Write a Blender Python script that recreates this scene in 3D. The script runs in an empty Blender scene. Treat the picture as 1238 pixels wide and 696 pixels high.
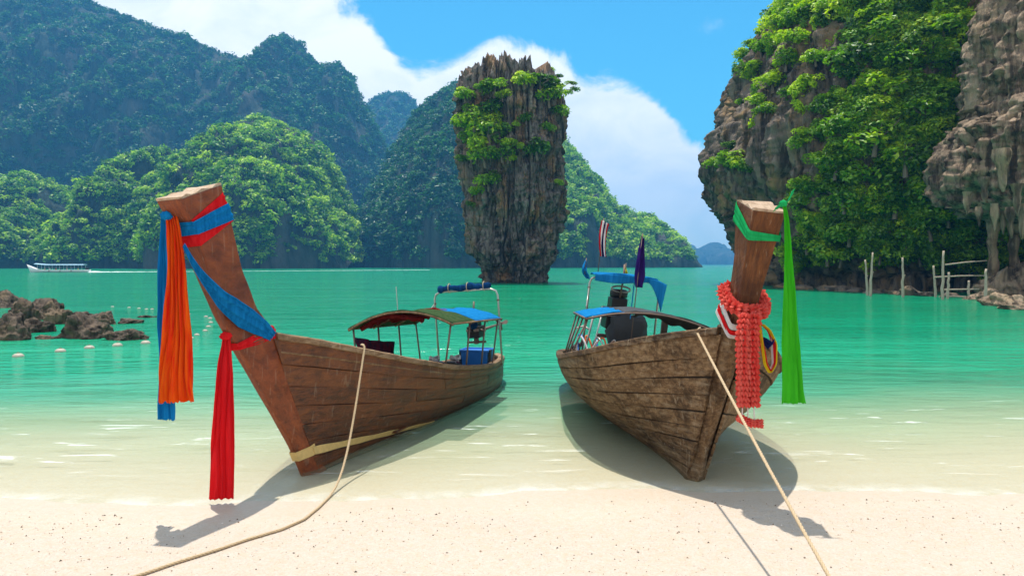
import bpy, bmesh, math, random
import numpy as np
from mathutils import Vector, Matrix

SC = bpy.context.scene
COL = SC.collection
R = math.radians
random.seed(7)
RNG = np.random.default_rng(11)

# ------------------------------------------------------------------ camera
F_PX, PW, PH, HOR, CAM_H = 900.0, 1238, 696, 319.0, 2.2
PITCH = math.atan((PH / 2 - HOR) / F_PX)
cam_d = bpy.data.cameras.new('camera')
cam = bpy.data.objects.new('camera', cam_d)
COL.objects.link(cam)
cam.location = (0, 0, CAM_H)
cam.rotation_euler = (math.pi / 2 - PITCH, 0, 0)
cam_d.sensor_width = 36.0
cam_d.lens = 36.0 * F_PX / PW
cam_d.clip_start = 0.05
cam_d.clip_end = 20000
SC.camera = cam
SC.render.resolution_x, SC.render.resolution_y = 1024, 575

# ------------------------------------------------------------------ sun and sky
SUN_TO = Vector((-0.07, 0.20, 1.0)).normalized()         # towards the sun: high, slightly behind the boats
sun_d = bpy.data.lights.new('sun', 'SUN')
sun_d.energy = 3.2
sun_d.angle = R(0.6)
sun_d.color = (1.0, 0.955, 0.88)
sun = bpy.data.objects.new('sun', sun_d)
COL.objects.link(sun)
sun.rotation_euler = SUN_TO.to_track_quat('Z', 'Y').to_euler()
sun.location = (0, 0, 60)

world = bpy.data.worlds.new('World')
SC.world = world
world.use_nodes = True
SC.view_settings.view_transform = 'Standard'
SC.view_settings.look = 'None'
SC.view_settings.gamma = 1.0
SC.view_settings.use_curve_mapping = False
SC.view_settings.exposure = 0.80
SKY_STRENGTH = 0.086

SC.cycles.use_denoising = True
SC.cycles.max_bounces = 8
SC.cycles.transparent_max_bounces = 12
SC.cycles.volume_bounces = 0
SC.cycles.caustics_reflective = False
SC.cycles.caustics_refractive = False
SC.cycles.sample_clamp_indirect = 6.0


class NT:
    """short-hand for building a node tree"""
    def __init__(self, tree):
        self.t = tree
        tree.nodes.clear()

    def n(self, kind, ins=None, **props):
        nd = self.t.nodes.new(kind)
        for k, v in props.items():
            setattr(nd, k, v)
        for k, v in (ins or {}).items():
            sock = nd.inputs[k]
            if isinstance(v, bpy.types.NodeSocket):
                self.t.links.new(v, sock)
            else:
                sock.default_value = v
        return nd

    def m(self, op, a, b=0.0, c=0.0, clamp=False):
        nd = self.t.nodes.new('ShaderNodeMath')
        nd.operation = op
        nd.use_clamp = clamp
        for i, v in enumerate((a, b, c)):
            if isinstance(v, bpy.types.NodeSocket):
                self.t.links.new(v, nd.inputs[i])
            else:
                nd.inputs[i].default_value = v
        return nd.outputs[0]

    def noise(self, vec, scale, detail=4.0, rough=0.55, dist=0.0):
        nd = self.n('ShaderNodeTexNoise', {'Vector': vec, 'Scale': scale, 'Detail': detail, 'Roughness': rough, 'Distortion': dist})
        return nd.outputs['Fac']

    def ramp(self, fac, stops, interp='LINEAR'):
        nd = self.n('ShaderNodeValToRGB', {'Fac': fac})
        cr = nd.color_ramp
        cr.interpolation = interp
        while len(cr.elements) < len(stops):
            cr.elements.new(0.5)
        for e, (p, c) in zip(cr.elements, stops):
            e.position = p
            e.color = (c[0], c[1], c[2], 1) if not isinstance(c, (int, float)) else (c, c, c, 1)
        return nd.outputs['Color']

    def mix(self, fac, a, b, blend='MIX'):
        nd = self.t.nodes.new('ShaderNodeMix')
        nd.data_type = 'RGBA'
        nd.blend_type = blend
        nd.clamp_factor = True
        for s, v in ((nd.inputs[0], fac), (nd.inputs[6], a), (nd.inputs[7], b)):
            if isinstance(v, bpy.types.NodeSocket):
                self.t.links.new(v, s)
            elif isinstance(v, (int, float)):
                s.default_value = v
            else:
                s.default_value = (v[0], v[1], v[2], 1)
        return nd.outputs[2]

    def maprange(self, v, a, b, c=0.0, d=1.0, smooth=False):
        nd = self.n('ShaderNodeMapRange', {0: v, 1: a, 2: b, 3: c, 4: d})
        if smooth:
            nd.interpolation_type = 'SMOOTHSTEP'
        return nd.outputs[0]

    def scale(self, vec, s):
        return self.n('ShaderNodeMapping', {'Vector': vec, 'Scale': s}).outputs[0]


# the world: physical sky with a bank of cumulus whose top edge follows a curve over the azimuth
def px_az(x):
    return math.atan((x - PW / 2) / F_PX)


def px_el(x, y):
    return math.atan((HOR - y) / F_PX * math.cos(px_az(x)))


def build_world():
    w = NT(world.node_tree)
    gen = w.n('ShaderNodeTexCoord').outputs['Generated']
    dirn = w.n('ShaderNodeVectorMath', {0: gen}, operation='NORMALIZE').outputs[0]
    sep = w.n('ShaderNodeSeparateXYZ', {0: dirn})
    az = w.m('ARCTAN2', sep.outputs[0], sep.outputs[1])
    el = w.m('ARCSINE', sep.outputs[2])
    sky = w.n('ShaderNodeTexSky', sky_type='NISHITA', sun_disc=False)
    sky.sun_elevation = math.asin(SUN_TO.z)
    sky.sun_rotation = math.atan2(SUN_TO.x, SUN_TO.y)
    sky.altitude = 0
    sky.air_density = 1.25
    sky.dust_density = 0.4
    sky.ozone_density = 1.6
    tint = w.mix(1.0, sky.outputs[0], (0.27, 0.92, 1.12), 'MULTIPLY')
    # top edge of the cloud bank, azimuth -180..180 degrees -> elevation
    pts = [(x, y) for x, y in ((0, -70), (120, -60), (250, -40), (400, -18), (455, 4), (474, 45), (500, 70), (560, 66), (640, 72), (700, 86),
                               (745, 84), (770, 100), (792, 128), (815, 152), (850, 166), (890, 186), (1000, 190), (1238, 150))]
    crv = w.n('ShaderNodeFloatCurve', {'Value': w.m('ADD', w.m('MULTIPLY', az, 0.5 / math.pi), 0.5)})
    c = crv.mapping.curves[0]
    pp = [(0.0, 0.72), (0.12, 0.85), (0.24, 0.66), (0.34, 0.55)]  # beyond the view the bank is raised to add neutral fill light
    pp += [(px_az(x) / (2 * math.pi) + 0.5, px_el(x, y)) for x, y in pts]
    pp += [(0.66, 0.40), (0.77, 0.66), (0.9, 0.82), (1.0, 0.72)]
    while len(c.points) < len(pp):
        c.points.new(0.5, 0.5)
    for p, (a, b) in zip(c.points, pp):
        p.location = (a, b)
        p.handle_type = 'VECTOR'
    crv.mapping.update()
    n1 = w.noise(w.scale(dirn, (1, 1, 1.5)), 7.0, 9.0, 0.58, 0.3)
    n2 = w.noise(w.scale(dirn, (1, 1, 1.8)), 3.2, 5.0, 0.5)
    edge = w.m('ADD', crv.outputs[0], w.m('ADD', w.m('MULTIPLY', w.m('SUBTRACT', n1, 0.5), 0.16), w.m('MULTIPLY', w.m('SUBTRACT', n2, 0.5), 0.05)))
    over = w.m('SUBTRACT', edge, el)
    cover = w.maprange(over, -0.004, 0.02, 0, 1, True)
    wisp = w.m('MULTIPLY', w.maprange(w.noise(w.scale(dirn, (1.2, 1.2, 3.2)), 2.3, 8.0, 0.62, 0.8), 0.56, 0.80, 0, 1, True), 0.45)
    cover = w.m('MAXIMUM', cover, wisp)
    # broken cloud added overhead, out of view, to whiten the fill light
    high = w.m('MULTIPLY', w.maprange(w.noise(dirn, 3.4, 7.0, 0.58, 0.4), 0.38, 0.56, 0, 0.9, True), w.maprange(el, 0.38, 0.60, 0, 1, True))
    cover = w.m('MAXIMUM', cover, high)
    # thin out into blue towards the sea horizon
    low = w.maprange(el, 0.0, 0.10, 0.70, 1.0, True)
    cover = w.m('MULTIPLY', cover, low)
    body = w.noise(w.scale(dirn, (1, 1, 1.7)), 9.0, 9.0, 0.6, 0.5)
    body = w.m('ADD', w.m('MULTIPLY', body, 0.75), w.m('MULTIPLY', w.noise(w.scale(dirn, (1, 1, 1.3)), 4.0, 3.0), 0.35))
    ccol = w.ramp(body, [(0.32, (0.64, 0.72, 0.79)), (0.46, (0.76, 0.80, 0.83)), (0.60, (0.90, 0.90, 0.89))])
    bg1 = w.n('ShaderNodeBackground', {'Color': tint, 'Strength': SKY_STRENGTH})
    bg2 = w.n('ShaderNodeBackground', {'Color': ccol, 'Strength': 0.84})
    mixs = w.n('ShaderNodeMixShader', {0: cover, 1: bg1.outputs[0], 2: bg2.outputs[0]})
    w.n('ShaderNodeOutputWorld', {'Surface': mixs.outputs[0]})


build_world()


# ------------------------------------------------------------------ pixel helpers
def ray(px, py):
    x = (px - PW / 2) / F_PX
    z = -(py - PH / 2) / F_PX
    c, s = math.cos(PITCH), math.sin(PITCH)
    return np.array([x, c + z * s, -s + z * c])


CAMP = np.array([0.0, 0.0, CAM_H])


def at(px, py, Y):
    d = ray(px, py)
    return CAMP + d * (Y / d[1])


def on_plane(px, py, z=0.0):
    d = ray(px, py)
    return CAMP + d * ((z - CAM_H) / d[2])


def proj(P):
    P = np.asarray(P, float) - CAMP
    c, s = math.cos(PITCH), math.sin(PITCH)
    yy = P[..., 1] * c - P[..., 2] * s
    zz = P[..., 1] * s + P[..., 2] * c
    return PW / 2 + F_PX * P[..., 0] / yy, PH / 2 - F_PX * zz / yy


# ------------------------------------------------------------------ numpy gradient noise
_perm = np.random.default_rng(3).permutation(256).astype(np.int64)
_perm = np.concatenate([_perm, _perm])
_grad = np.random.default_rng(5).normal(size=(256, 3))
_grad /= np.linalg.norm(_grad, axis=1)[:, None]


def perlin(P):
    P = np.asarray(P, float)
    i = np.floor(P).astype(np.int64)
    f = P - i
    i &= 255
    u = f * f * f * (f * (f * 6 - 15) + 10)
    out = 0
    for dx in (0, 1):
        for dy in (0, 1):
            for dz in (0, 1):
                h = _perm[_perm[_perm[(i[..., 0] + dx) & 255] + ((i[..., 1] + dy) & 255)] + ((i[..., 2] + dz) & 255)] & 255
                g = _grad[h]
                d = f - np.array([dx, dy, dz])
                w = (u[..., 0] if dx else 1 - u[..., 0]) * (u[..., 1] if dy else 1 - u[..., 1]) * (u[..., 2] if dz else 1 - u[..., 2])
                out = out + w * (g * d).sum(-1)
    return out * 1.6


def fbm(P, oct=4, lac=2.1, gain=0.5):
    a, s, t = 1.0, 0.0, np.asarray(P, float)
    for _ in range(oct):
        s = s + a * perlin(t)
        t = t * lac + 17.3
        a *= gain
    return s


def ridged(P, oct=4, lac=2.1, gain=0.5):
    a, s, t = 1.0, 0.0, np.asarray(P, float)
    for _ in range(oct):
        s = s + a * (1 - 2 * np.abs(perlin(t)))
        t = t * lac + 9.7
        a *= gain
    return s


# ------------------------------------------------------------------ mesh helpers
def link_mesh(name, verts, faces, mat, parent=None, smooth=False):
    me = bpy.data.meshes.new(name)
    me.from_pydata([tuple(map(float, v)) for v in verts] if not isinstance(verts, np.ndarray) else verts.tolist(), [], faces if not isinstance(faces, np.ndarray) else faces.tolist())
    me.update()
    if mat is not None:
        me.materials.append(mat)
    if smooth:
        me.polygons.foreach_set('use_smooth', [True] * len(me.polygons))
    o = bpy.data.objects.new(name, me)
    COL.objects.link(o)
    if parent is not None:
        o.parent = parent
    return o


def fix_normals(o):
    bm = bmesh.new()
    bm.from_mesh(o.data)
    bmesh.ops.recalc_face_normals(bm, faces=bm.faces)
    bm.to_mesh(o.data)
    bm.free()
    return o


def empty(name, loc=(0, 0, 0), label=None, cat=None, group=None):
    o = bpy.data.objects.new(name, None)
    o.empty_display_size = 0.3
    COL.objects.link(o)
    o.location = loc
    if label:
        tag(o, label, cat, group)
    return o


def tag(o, label=None, cat=None, group=None, kind=None):
    if label:
        o['label'] = label
    if cat:
        o['category'] = cat
    if group:
        o['group'] = group
    if kind:
        o['kind'] = kind
    return o


class MB:
    def __init__(self):
        self.v = []
        self.f = []

    def add(self, vs, fs):
        k = len(self.v)
        self.v += [tuple(map(float, p)) for p in vs]
        self.f += [tuple(i + k for i in q) for q in fs]
        return self

    def box(self, c, s, M=None):
        vs = []
        for x in (-.5, .5):
            for y in (-.5, .5):
                for z in (-.5, .5):
                    p = Vector((x * s[0], y * s[1], z * s[2]))
                    if M is not None:
                        p = M @ p
                    vs.append((p[0] + c[0], p[1] + c[1], p[2] + c[2]))
        return self.add(vs, [(0, 1, 3, 2), (4, 6, 7, 5), (0, 4, 5, 1), (2, 3, 7, 6), (0, 2, 6, 4), (1, 5, 7, 3)])

    def tube(self, path, rad, n=8, caps=True, flat=None):
        path = [np.asarray(p, float) for p in path]
        m = len(path)
        rad = [rad] * m if isinstance(rad, (int, float)) else list(rad)
        vs, fs = [], []
        up = np.array([0.0, 0, 1])
        prev = None
        for i, p in enumerate(path):
            t = path[min(i + 1, m - 1)] - path[max(i - 1, 0)]
            t = t / (np.linalg.norm(t) + 1e-9)
            if prev is None:
                a = np.cross(t, up if abs(t[2]) < 0.9 else np.array([1.0, 0, 0]))
            else:
                a = prev - t * (prev @ t)
            a = a / (np.linalg.norm(a) + 1e-9)
            b = np.cross(t, a)
            prev = a
            for k in range(n):
                q = 2 * math.pi * k / n
                vs.append(p + rad[i] * (a * math.cos(q) + b * math.sin(q) * (flat or 1.0)))
        for i in range(m - 1):
            for k in range(n):
                k2 = (k + 1) % n
                fs.append((i * n + k, i * n + k2, (i + 1) * n + k2, (i + 1) * n + k))
        if caps:
            fs.append(tuple(reversed(range(n))))
            fs.append(tuple(range((m - 1) * n, m * n)))
        return self.add(vs, fs)

    def lathe(self, prof, n=16, c=(0, 0, 0)):
        vs, fs = [], []
        for r, z in prof:
            for k in range(n):
                q = 2 * math.pi * k / n
                vs.append((c[0] + r * math.cos(q), c[1] + r * math.sin(q), c[2] + z))
        m = len(prof)
        for i in range(m - 1):
            for k in range(n):
                k2 = (k + 1) % n
                fs.append((i * n + k, i * n + k2, (i + 1) * n + k2, (i + 1) * n + k))
        fs.append(tuple(reversed(range(n))))
        fs.append(tuple(range((m - 1) * n, m * n)))
        return self.add(vs, fs)

    def build(self, name, mat, parent=None, smooth=False, bevel=0.0, fix=True):
        o = link_mesh(name, self.v, self.f, mat, parent, smooth)
        if fix:
            fix_normals(o)
        if bevel:
            b = o.modifiers.new('bevel', 'BEVEL')
            b.width = bevel
            b.segments = 2
            b.limit_method = 'ANGLE'
        return o


def grid_faces(nu, nv, wrap_u=False):
    """faces for verts laid out [u][v] with nv verts in each row"""
    uu = np.arange(nu if wrap_u else nu - 1)
    vv = np.arange(nv - 1)
    U, V = np.meshgrid(uu, vv, indexing='ij')
    U2 = (U + 1) % nu
    return np.stack([U * nv + V, U2 * nv + V, U2 * nv + V + 1, U * nv + V + 1], -1).reshape(-1, 4)


# ------------------------------------------------------------------ materials
def material(name):
    m = bpy.data.materials.new(name)
    m.use_nodes = True
    return m, NT(m.node_tree)


def finish(t, shader, disp=None):
    t.n('ShaderNodeOutputMaterial', {'Surface': shader})


def principled(t, **k):
    names = dict(color='Base Color', rough='Roughness', metal='Metallic', normal='Normal', spec='Specular IOR Level')
    return t.n('ShaderNodeBsdfPrincipled', {names[a]: ((v[0], v[1], v[2], 1) if isinstance(v, tuple) else v) for a, v in k.items()}).outputs[0]


def bump(t, h, strength=0.5, dist=0.02, normal=None):
    ins = {'Height': h, 'Strength': strength, 'Distance': dist}
    if normal is not None:
        ins['Normal'] = normal
    return t.n('ShaderNodeBump', ins).outputs[0]


def mat_plain(name, col, rough=0.6, metal=0.0, var=0.25, scale=12.0, bstr=0.25, bdist=0.01):
    m, t = material(name)
    oc = t.n('ShaderNodeTexCoord').outputs['Object']
    nz = t.noise(oc, scale, 6, 0.65)
    c = t.mix(nz, tuple(x * (1 - var) for x in col), tuple(min(1, x * (1 + var)) for x in col))
    finish(t, principled(t, color=c, rough=rough, metal=metal, normal=bump(t, nz, bstr, bdist)))
    return m


def mat_sand():
    m, t = material('beach_sand')
    g = t.n('ShaderNodeNewGeometry').outputs['Position']
    z = t.n('ShaderNodeSeparateXYZ', {0: g}).outputs[2]
    big = t.noise(g, 0.9, 5, 0.6)
    fine = t.noise(g, 42, 4, 0.75)
    mid = t.noise(g, 14, 5, 0.65)
    c = t.mix(big, (0.455, 0.372, 0.292), (0.515, 0.432, 0.350))
    c = t.mix(t.maprange(fine, 0.35, 0.7), c, (0.56, 0.475, 0.39), 'MIX')
    c = t.mix(t.m('MULTIPLY', t.maprange(t.noise(g, 58, 3, 0.7), 0.52, 0.66), 0.45), c, (0.35, 0.25, 0.17))
    c = t.mix(t.m('MULTIPLY', t.maprange(mid, 0.44, 0.66), 0.45), c, (0.50, 0.37, 0.24))
    sp = t.n('ShaderNodeTexVoronoi', {'Vector': g, 'Scale': 62.0})
    speck = t.m('MULTIPLY', t.maprange(sp.outputs['Distance'], 0.16, 0.34, 1, 0), t.maprange(t.noise(g, 4, 4), 0.40, 0.62))
    rnd = t.n('ShaderNodeSeparateColor', {0: sp.outputs['Color']}).outputs[0]
    speck = t.m('MULTIPLY', speck, t.maprange(rnd, 0.66, 0.72))
    c = t.mix(t.m('MULTIPLY', speck, 0.62), c, (0.24, 0.155, 0.10))
    # wet strip next to the water's edge
    wet = t.maprange(z, 0.008, 0.03, 1.0, 0.0, True)
    c = t.mix(t.m('MULTIPLY', wet, 0.22), c, (0.50, 0.41, 0.28))
    rough = t.maprange(wet, 0, 1, 0.95, 0.55)
    h = t.m('ADD', t.m('MULTIPLY', fine, 0.12), t.m('ADD', t.m('MULTIPLY', mid, 0.45), t.m('MULTIPLY', big, 0.5)))
    h = t.m('MULTIPLY', h, t.maprange(wet, 0, 1, 1, 0.25))
    finish(t, principled(t, color=c, rough=rough, normal=bump(t, h, 0.75, 0.07)))
    return m


def mat_water():
    m, t = material('lagoon_water')
    g = t.n('ShaderNodeNewGeometry').outputs['Position']
    dep = t.n('ShaderNodeAttribute', attribute_name='depth').outputs['Fac']
    wob = t.noise(t.scale(g, (0.10, 0.22, 1)), 1.0, 4, 0.6)
    d2 = t.m('MULTIPLY', dep, t.maprange(wob, 0.3, 0.7, 0.75, 1.25))
    op = t.m('SUBTRACT', 1.0, t.m('EXPONENT', t.m('MULTIPLY', d2, -3.1)))
    col = t.ramp(t.m('MULTIPLY', d2, 0.33), [(0.0, (0.58, 0.60, 0.38)), (0.06, (0.33, 0.56, 0.33)), (0.11, (0.10, 0.43, 0.25)), (0.20, (0.022, 0.35, 0.185)), (0.55, (0.004, 0.25, 0.125)), (1.0, (0.003, 0.20, 0.096))])
    # soft patches of brighter and darker water
    patch = t.noise(t.scale(g, (0.02, 0.06, 1)), 1.0, 4, 0.6)
    col = t.mix(t.m('MULTIPLY', t.maprange(patch, 0.45, 0.65), 0.35), col, (0.003, 0.17, 0.10))
    # ripples of three sizes, crests roughly along the shore
    r1 = t.noise(t.scale(g, (0.7, 2.2, 1)), 1.2, 5, 0.6, 0.4)
    r2 = t.noise(t.scale(g, (0.12, 0.42, 1)), 1.0, 5, 0.62, 0.3)
    r3 = t.noise(t.scale(g, (1, 2.0, 1)), 7.0, 3, 0.6)
    r4 = t.noise(t.scale(g, (0.035, 0.13, 1)), 1.0, 6, 0.66, 0.5)
    h = t.m('ADD', t.m('ADD', t.m('MULTIPLY', r1, 0.26), t.m('MULTIPLY', r4, 3.2)), t.m('ADD', t.m('MULTIPLY', r2, 1.3), t.m('MULTIPLY', r3, 0.04)))
    calm = t.maprange(dep, 0.0, 0.9, 0.25, 1.0)
    nrm = bump(t, t.m('MULTIPLY', h, calm), 0.8, 0.36)
    tr = t.n('ShaderNodeBsdfTransparent', {'Color': (0.95, 0.99, 0.95, 1)})
    df = t.n('ShaderNodeBsdfDiffuse', {'Color': col, 'Normal': nrm})
    body = t.n('ShaderNodeMixShader', {0: op, 1: tr.outputs[0], 2: df.outputs[0]})
    # thin foam lines in the shallows
    fo = t.noise(t.scale(g, (0.9, 5.5, 1)), 1.0, 6, 0.6, 0.8)
    fmask = t.m('MULTIPLY', t.maprange(fo, 0.61, 0.67), t.m('MULTIPLY', t.maprange(dep, 0.02, 0.05), t.maprange(dep, 0.32, 0.15)))
    edge = t.m('MULTIPLY', t.maprange(dep, 0.0, 0.012, 1, 0), t.maprange(t.noise(g, 3.0, 5), 0.4, 0.6))
    fmask = t.m('MAXIMUM', t.m('MULTIPLY', fmask, 0.55), t.m('MULTIPLY', edge, 0.4))
    foam = t.n('ShaderNodeBsdfDiffuse', {'Color': (0.85, 0.86, 0.82, 1)})
    body2 = t.n('ShaderNodeMixShader', {0: fmask, 1: body.outputs[0], 2: foam.outputs[0]})
    gl = t.n('ShaderNodeBsdfGlossy', {'Color': (1, 1, 1, 1), 'Roughness': 0.09, 'Normal': nrm})
    fr = t.n('ShaderNodeFresnel', {'IOR': 1.33, 'Normal': nrm})
    fin = t.n('ShaderNodeMixShader', {0: t.m('MULTIPLY', fr.outputs[0], t.maprange(dep, 0.0, 0.45, 0.10, 0.78)), 1: body2.outputs[0], 2: gl.outputs[0]})
    finish(t, fin.outputs[0])
    return m


def mat_rock(name, base, dark, ochre, sc=1.0, ochre_amt=0.5, bdist=0.35, pale=None):
    """weathered limestone, streaked down the face"""
    m, t = material(name)
    g = t.n('ShaderNodeNewGeometry').outputs['Position']
    st = t.scale(g, (sc, sc, sc * 0.16))
    n1 = t.noise(st, 1.0, 7, 0.68, 0.4)
    n2 = t.noise(t.scale(g, (sc, sc, sc * 0.5)), 0.45, 6, 0.65)
    n3 = t.noise(t.scale(g, (sc, sc, sc * 0.6)), 4.0, 6, 0.7)
    c = t.ramp(n1, [(0.36, dark), (0.50, base), (0.66, pale or tuple(min(1, x * 1.55) for x in base))])
    c = t.mix(t.m('MULTIPLY', t.maprange(n2, 0.50, 0.66), ochre_amt), c, ochre)
    blk = t.noise(t.scale(g, (sc * 1.4, sc * 1.4, sc * 0.10)), 1.3, 5, 0.6)
    c = t.mix(t.m('MULTIPLY', t.maprange(blk, 0.50, 0.62), 0.75), c, tuple(x * 0.6 for x in dark))
    c = t.mix(t.maprange(n3, 0.3, 0.75, 0.0, 0.5), c, (0.5, 0.5, 0.5), 'OVERLAY')
    h = t.m('ADD', t.m('MULTIPLY', n1, 1.0), t.m('ADD', t.m('MULTIPLY', n3, 0.45), t.m('MULTIPLY', t.noise(g, 9 * sc, 5, 0.7), 0.16)))
    finish(t, principled(t, color=c, rough=0.9, spec=0.25, normal=bump(t, h, 0.9, bdist)))
    return m


def mat_leaf(name, c0, c1, c2, trans=0.35):
    m, t = material(name)
    a = t.n('ShaderNodeAttribute', attribute_name='rnd').outputs['Fac']
    oi = t.n('ShaderNodeObjectInfo').outputs['Random']
    f = t.m('ADD', t.m('MULTIPLY', a, 0.55), t.m('MULTIPLY', oi, 0.45))
    c = t.ramp(f, [(0.18, c0), (0.5, c1), (0.82, c2)])
    d = t.n('ShaderNodeBsdfDiffuse', {'Color': c})
    tl = t.n('ShaderNodeBsdfTranslucent', {'Color': t.mix(1.0, c, (1.15, 1.25, 0.55), 'MULTIPLY')})
    mx = t.n('ShaderNodeMixShader', {0: trans, 1: d.outputs[0], 2: tl.outputs[0]})
    gl = t.n('ShaderNodeBsdfGlossy', {'Roughness': 0.45, 'Color': (1, 1, 1, 1)})
    mx2 = t.n('ShaderNodeMixShader', {0: 0.035, 1: mx.outputs[0], 2: gl.outputs[0]})
    finish(t, mx2.outputs[0])
    return m


def mat_wood(name, dark, mid, light, grain=(9, 0.7, 9), rough=0.75, salt=0.3, spec=0.3, bdist=0.012, stain=0.5):
    """timber with the grain along the local Y axis of the boat"""
    m, t = material(name)
    oc = t.n('ShaderNodeTexCoord').outputs['Object']
    rnd = t.n('ShaderNodeObjectInfo').outputs['Random']
    off = t.n('ShaderNodeVectorMath', {0: oc, 1: t.n('ShaderNodeCombineXYZ', {0: t.m('MULTIPLY', rnd, 7.0), 1: t.m('MULTIPLY', rnd, 13.0), 2: 0.0}).outputs[0]}, operation='ADD').outputs[0]
    g1 = t.noise(t.scale(off, (grain[0] * 1.3, grain[1] * 0.6, grain[2] * 1.3)), 2.2, 8, 0.62, 0.15)
    g2 = t.noise(t.scale(off, (grain[0] * 5, grain[1] * 1.6, grain[2] * 5)), 2.5, 5, 0.6)
    st = t.noise(t.scale(oc, (1.5, 1.4, 1.1)), 1.9, 8, 0.72, 0.4)
    f = t.m('ADD', t.m('MULTIPLY', g1, 0.7), t.m('MULTIPLY', g2, 0.3))
    f = t.m('ADD', f, t.m('MULTIPLY', t.m('SUBTRACT', rnd, 0.5), 0.16))
    c = t.ramp(f, [(0.32, dark), (0.50, mid), (0.70, light)])
    c = t.mix(t.m('MULTIPLY', t.maprange(st, 0.50, 0.60), stain), c, tuple(x * 0.8 for x in dark))
    pale = t.noise(t.scale(off, (4.0, 0.45, 8.0)), 2.3, 6, 0.62)
    c = t.mix(t.m('MULTIPLY', t.maprange(pale, 0.52, 0.72), salt), c, (0.42, 0.33, 0.22))
    # thin scratches and drips running down
    dr = t.noise(t.scale(oc, (16, 16, 1.1)), 1.5, 3, 0.5)
    c = t.mix(t.m('MULTIPLY', t.maprange(dr, 0.63, 0.68), 0.45 * (0.35 + salt)), c, (0.46, 0.37, 0.26))
    h = t.m('ADD', g1, t.m('MULTIPLY', g2, 0.6))
    finish(t, principled(t, color=c, rough=t.maprange(g1, 0.3, 0.7, rough - 0.12, rough + 0.1), spec=spec, normal=bump(t, h, 0.9, bdist * 1.6)))
    return m


def mat_cloth(name, c0, c1, rough=0.85, trans=0.25, weave=1.0):
    m, t = material(name)
    oc = t.n('ShaderNodeTexCoord').outputs['Object']
    n1 = t.noise(t.scale(oc, (22, 22, 1.2)), 1.0, 5, 0.6)
    n2 = t.noise(t.scale(oc, (90, 90, 6)), 1.0, 3, 0.6)
    c = t.mix(t.maprange(n1, 0.35, 0.65), c0, c1)
    nr = bump(t, t.m('ADD', t.m('MULTIPLY', n1, 1.0), t.m('MULTIPLY', n2, 0.12)), 0.45, 0.010 * weave)
    d = t.n('ShaderNodeBsdfDiffuse', {'Color': c, 'Normal': nr, 'Roughness': 0.5})
    tl = t.n('ShaderNodeBsdfTranslucent', {'Color': c, 'Normal': nr})
    mx = t.n('ShaderNodeMixShader', {0: trans, 1: d.outputs[0], 2: tl.outputs[0]})
    finish(t, mx.outputs[0])
    return m


def mat_haze():
    m = bpy.data.materials.new('sea_haze')
    m.use_nodes = True
    t = NT(m.node_tree)
    v = t.n('ShaderNodeVolumePrincipled', {'Color': (0.11, 0.50, 1.0, 1), 'Density': 0.00042, 'Anisotropy': 0.2})
    t.n('ShaderNodeOutputMaterial', {'Volume': v.outputs[0]})
    return m


M_SAND = mat_sand()
M_WATER = mat_water()
M_PIN = mat_rock('pillar_limestone', (0.205, 0.175, 0.150), (0.026, 0.021, 0.019), (0.40, 0.21, 0.075), 1.1, 0.75, 0.6)
M_CLIFF = mat_rock('cliff_limestone', (0.185, 0.145, 0.112), (0.028, 0.021, 0.017), (0.42, 0.255, 0.10), 0.9, 0.7, 0.6)
M_CAVE = mat_rock('overhang_limestone', (0.34, 0.245, 0.165), (0.055, 0.038, 0.027), (0.48, 0.32, 0.17), 1.0, 0.6, 0.6)
M_HILL = mat_rock('hill_rock_and_shade', (0.030, 0.045, 0.026), (0.010, 0.018, 0.010), (0.11, 0.095, 0.085), 0.10, 0.6, 3.0)  # dark green base painted as shade between crowns; grey patches are rock
M_BOULD = mat_rock('shore_boulder', (0.11, 0.080, 0.058), (0.020, 0.015, 0.011), (0.26, 0.18, 0.10), 2.6, 0.5, 0.12)
M_LEAF_FAR = mat_leaf('far_foliage', (0.009, 0.062, 0.003), (0.135, 0.36, 0.006), (0.54, 0.74, 0.012), 0.36)
M_LEAF_BACK = mat_leaf('back_hill_foliage', (0.004, 0.045, 0.010), (0.018, 0.110, 0.020), (0.075, 0.25, 0.024), 0.32)  # darker teal leaves, with shade and haze put into the colour
M_LEAF = mat_leaf('cliff_foliage', (0.014, 0.075, 0.003), (0.185, 0.385, 0.006), (0.60, 0.72, 0.014), 0.45)
M_BARK = mat_plain('grey_bark', (0.17, 0.13, 0.10), 0.9, 0, 0.4, 6, 0.6, 0.03)
M_HAZE = mat_haze()

M_WOOD_L = mat_wood('varnished_brown_plank', (0.028, 0.008, 0.002), (0.125, 0.035, 0.008), (0.215, 0.068, 0.016), rough=0.45, salt=0.02, spec=0.45, stain=0.45)
M_STEM_L = mat_wood('red_brown_stem', (0.065, 0.013, 0.004), (0.20, 0.043, 0.010), (0.31, 0.078, 0.018), grain=(8, 2.0, 2.0), rough=0.5, salt=0.0, spec=0.45, stain=0.35)
M_WOOD_R = mat_wood('weathered_grey_plank', (0.042, 0.022, 0.011), (0.175, 0.102, 0.050), (0.37, 0.245, 0.132), rough=0.85, salt=0.45, spec=0.2, bdist=0.02, stain=0.7)
M_STEM_R = mat_wood('weathered_brown_stem', (0.030, 0.009, 0.004), (0.105, 0.035, 0.011), (0.22, 0.080, 0.023), grain=(9, 2.6, 1.2), rough=0.7, salt=0.04, spec=0.3, bdist=0.02, stain=0.5)
M_RAIL_L = mat_wood('worn_tan_rail', (0.07, 0.035, 0.015), (0.20, 0.11, 0.05), (0.38, 0.25, 0.14), salt=0.3)
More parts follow.
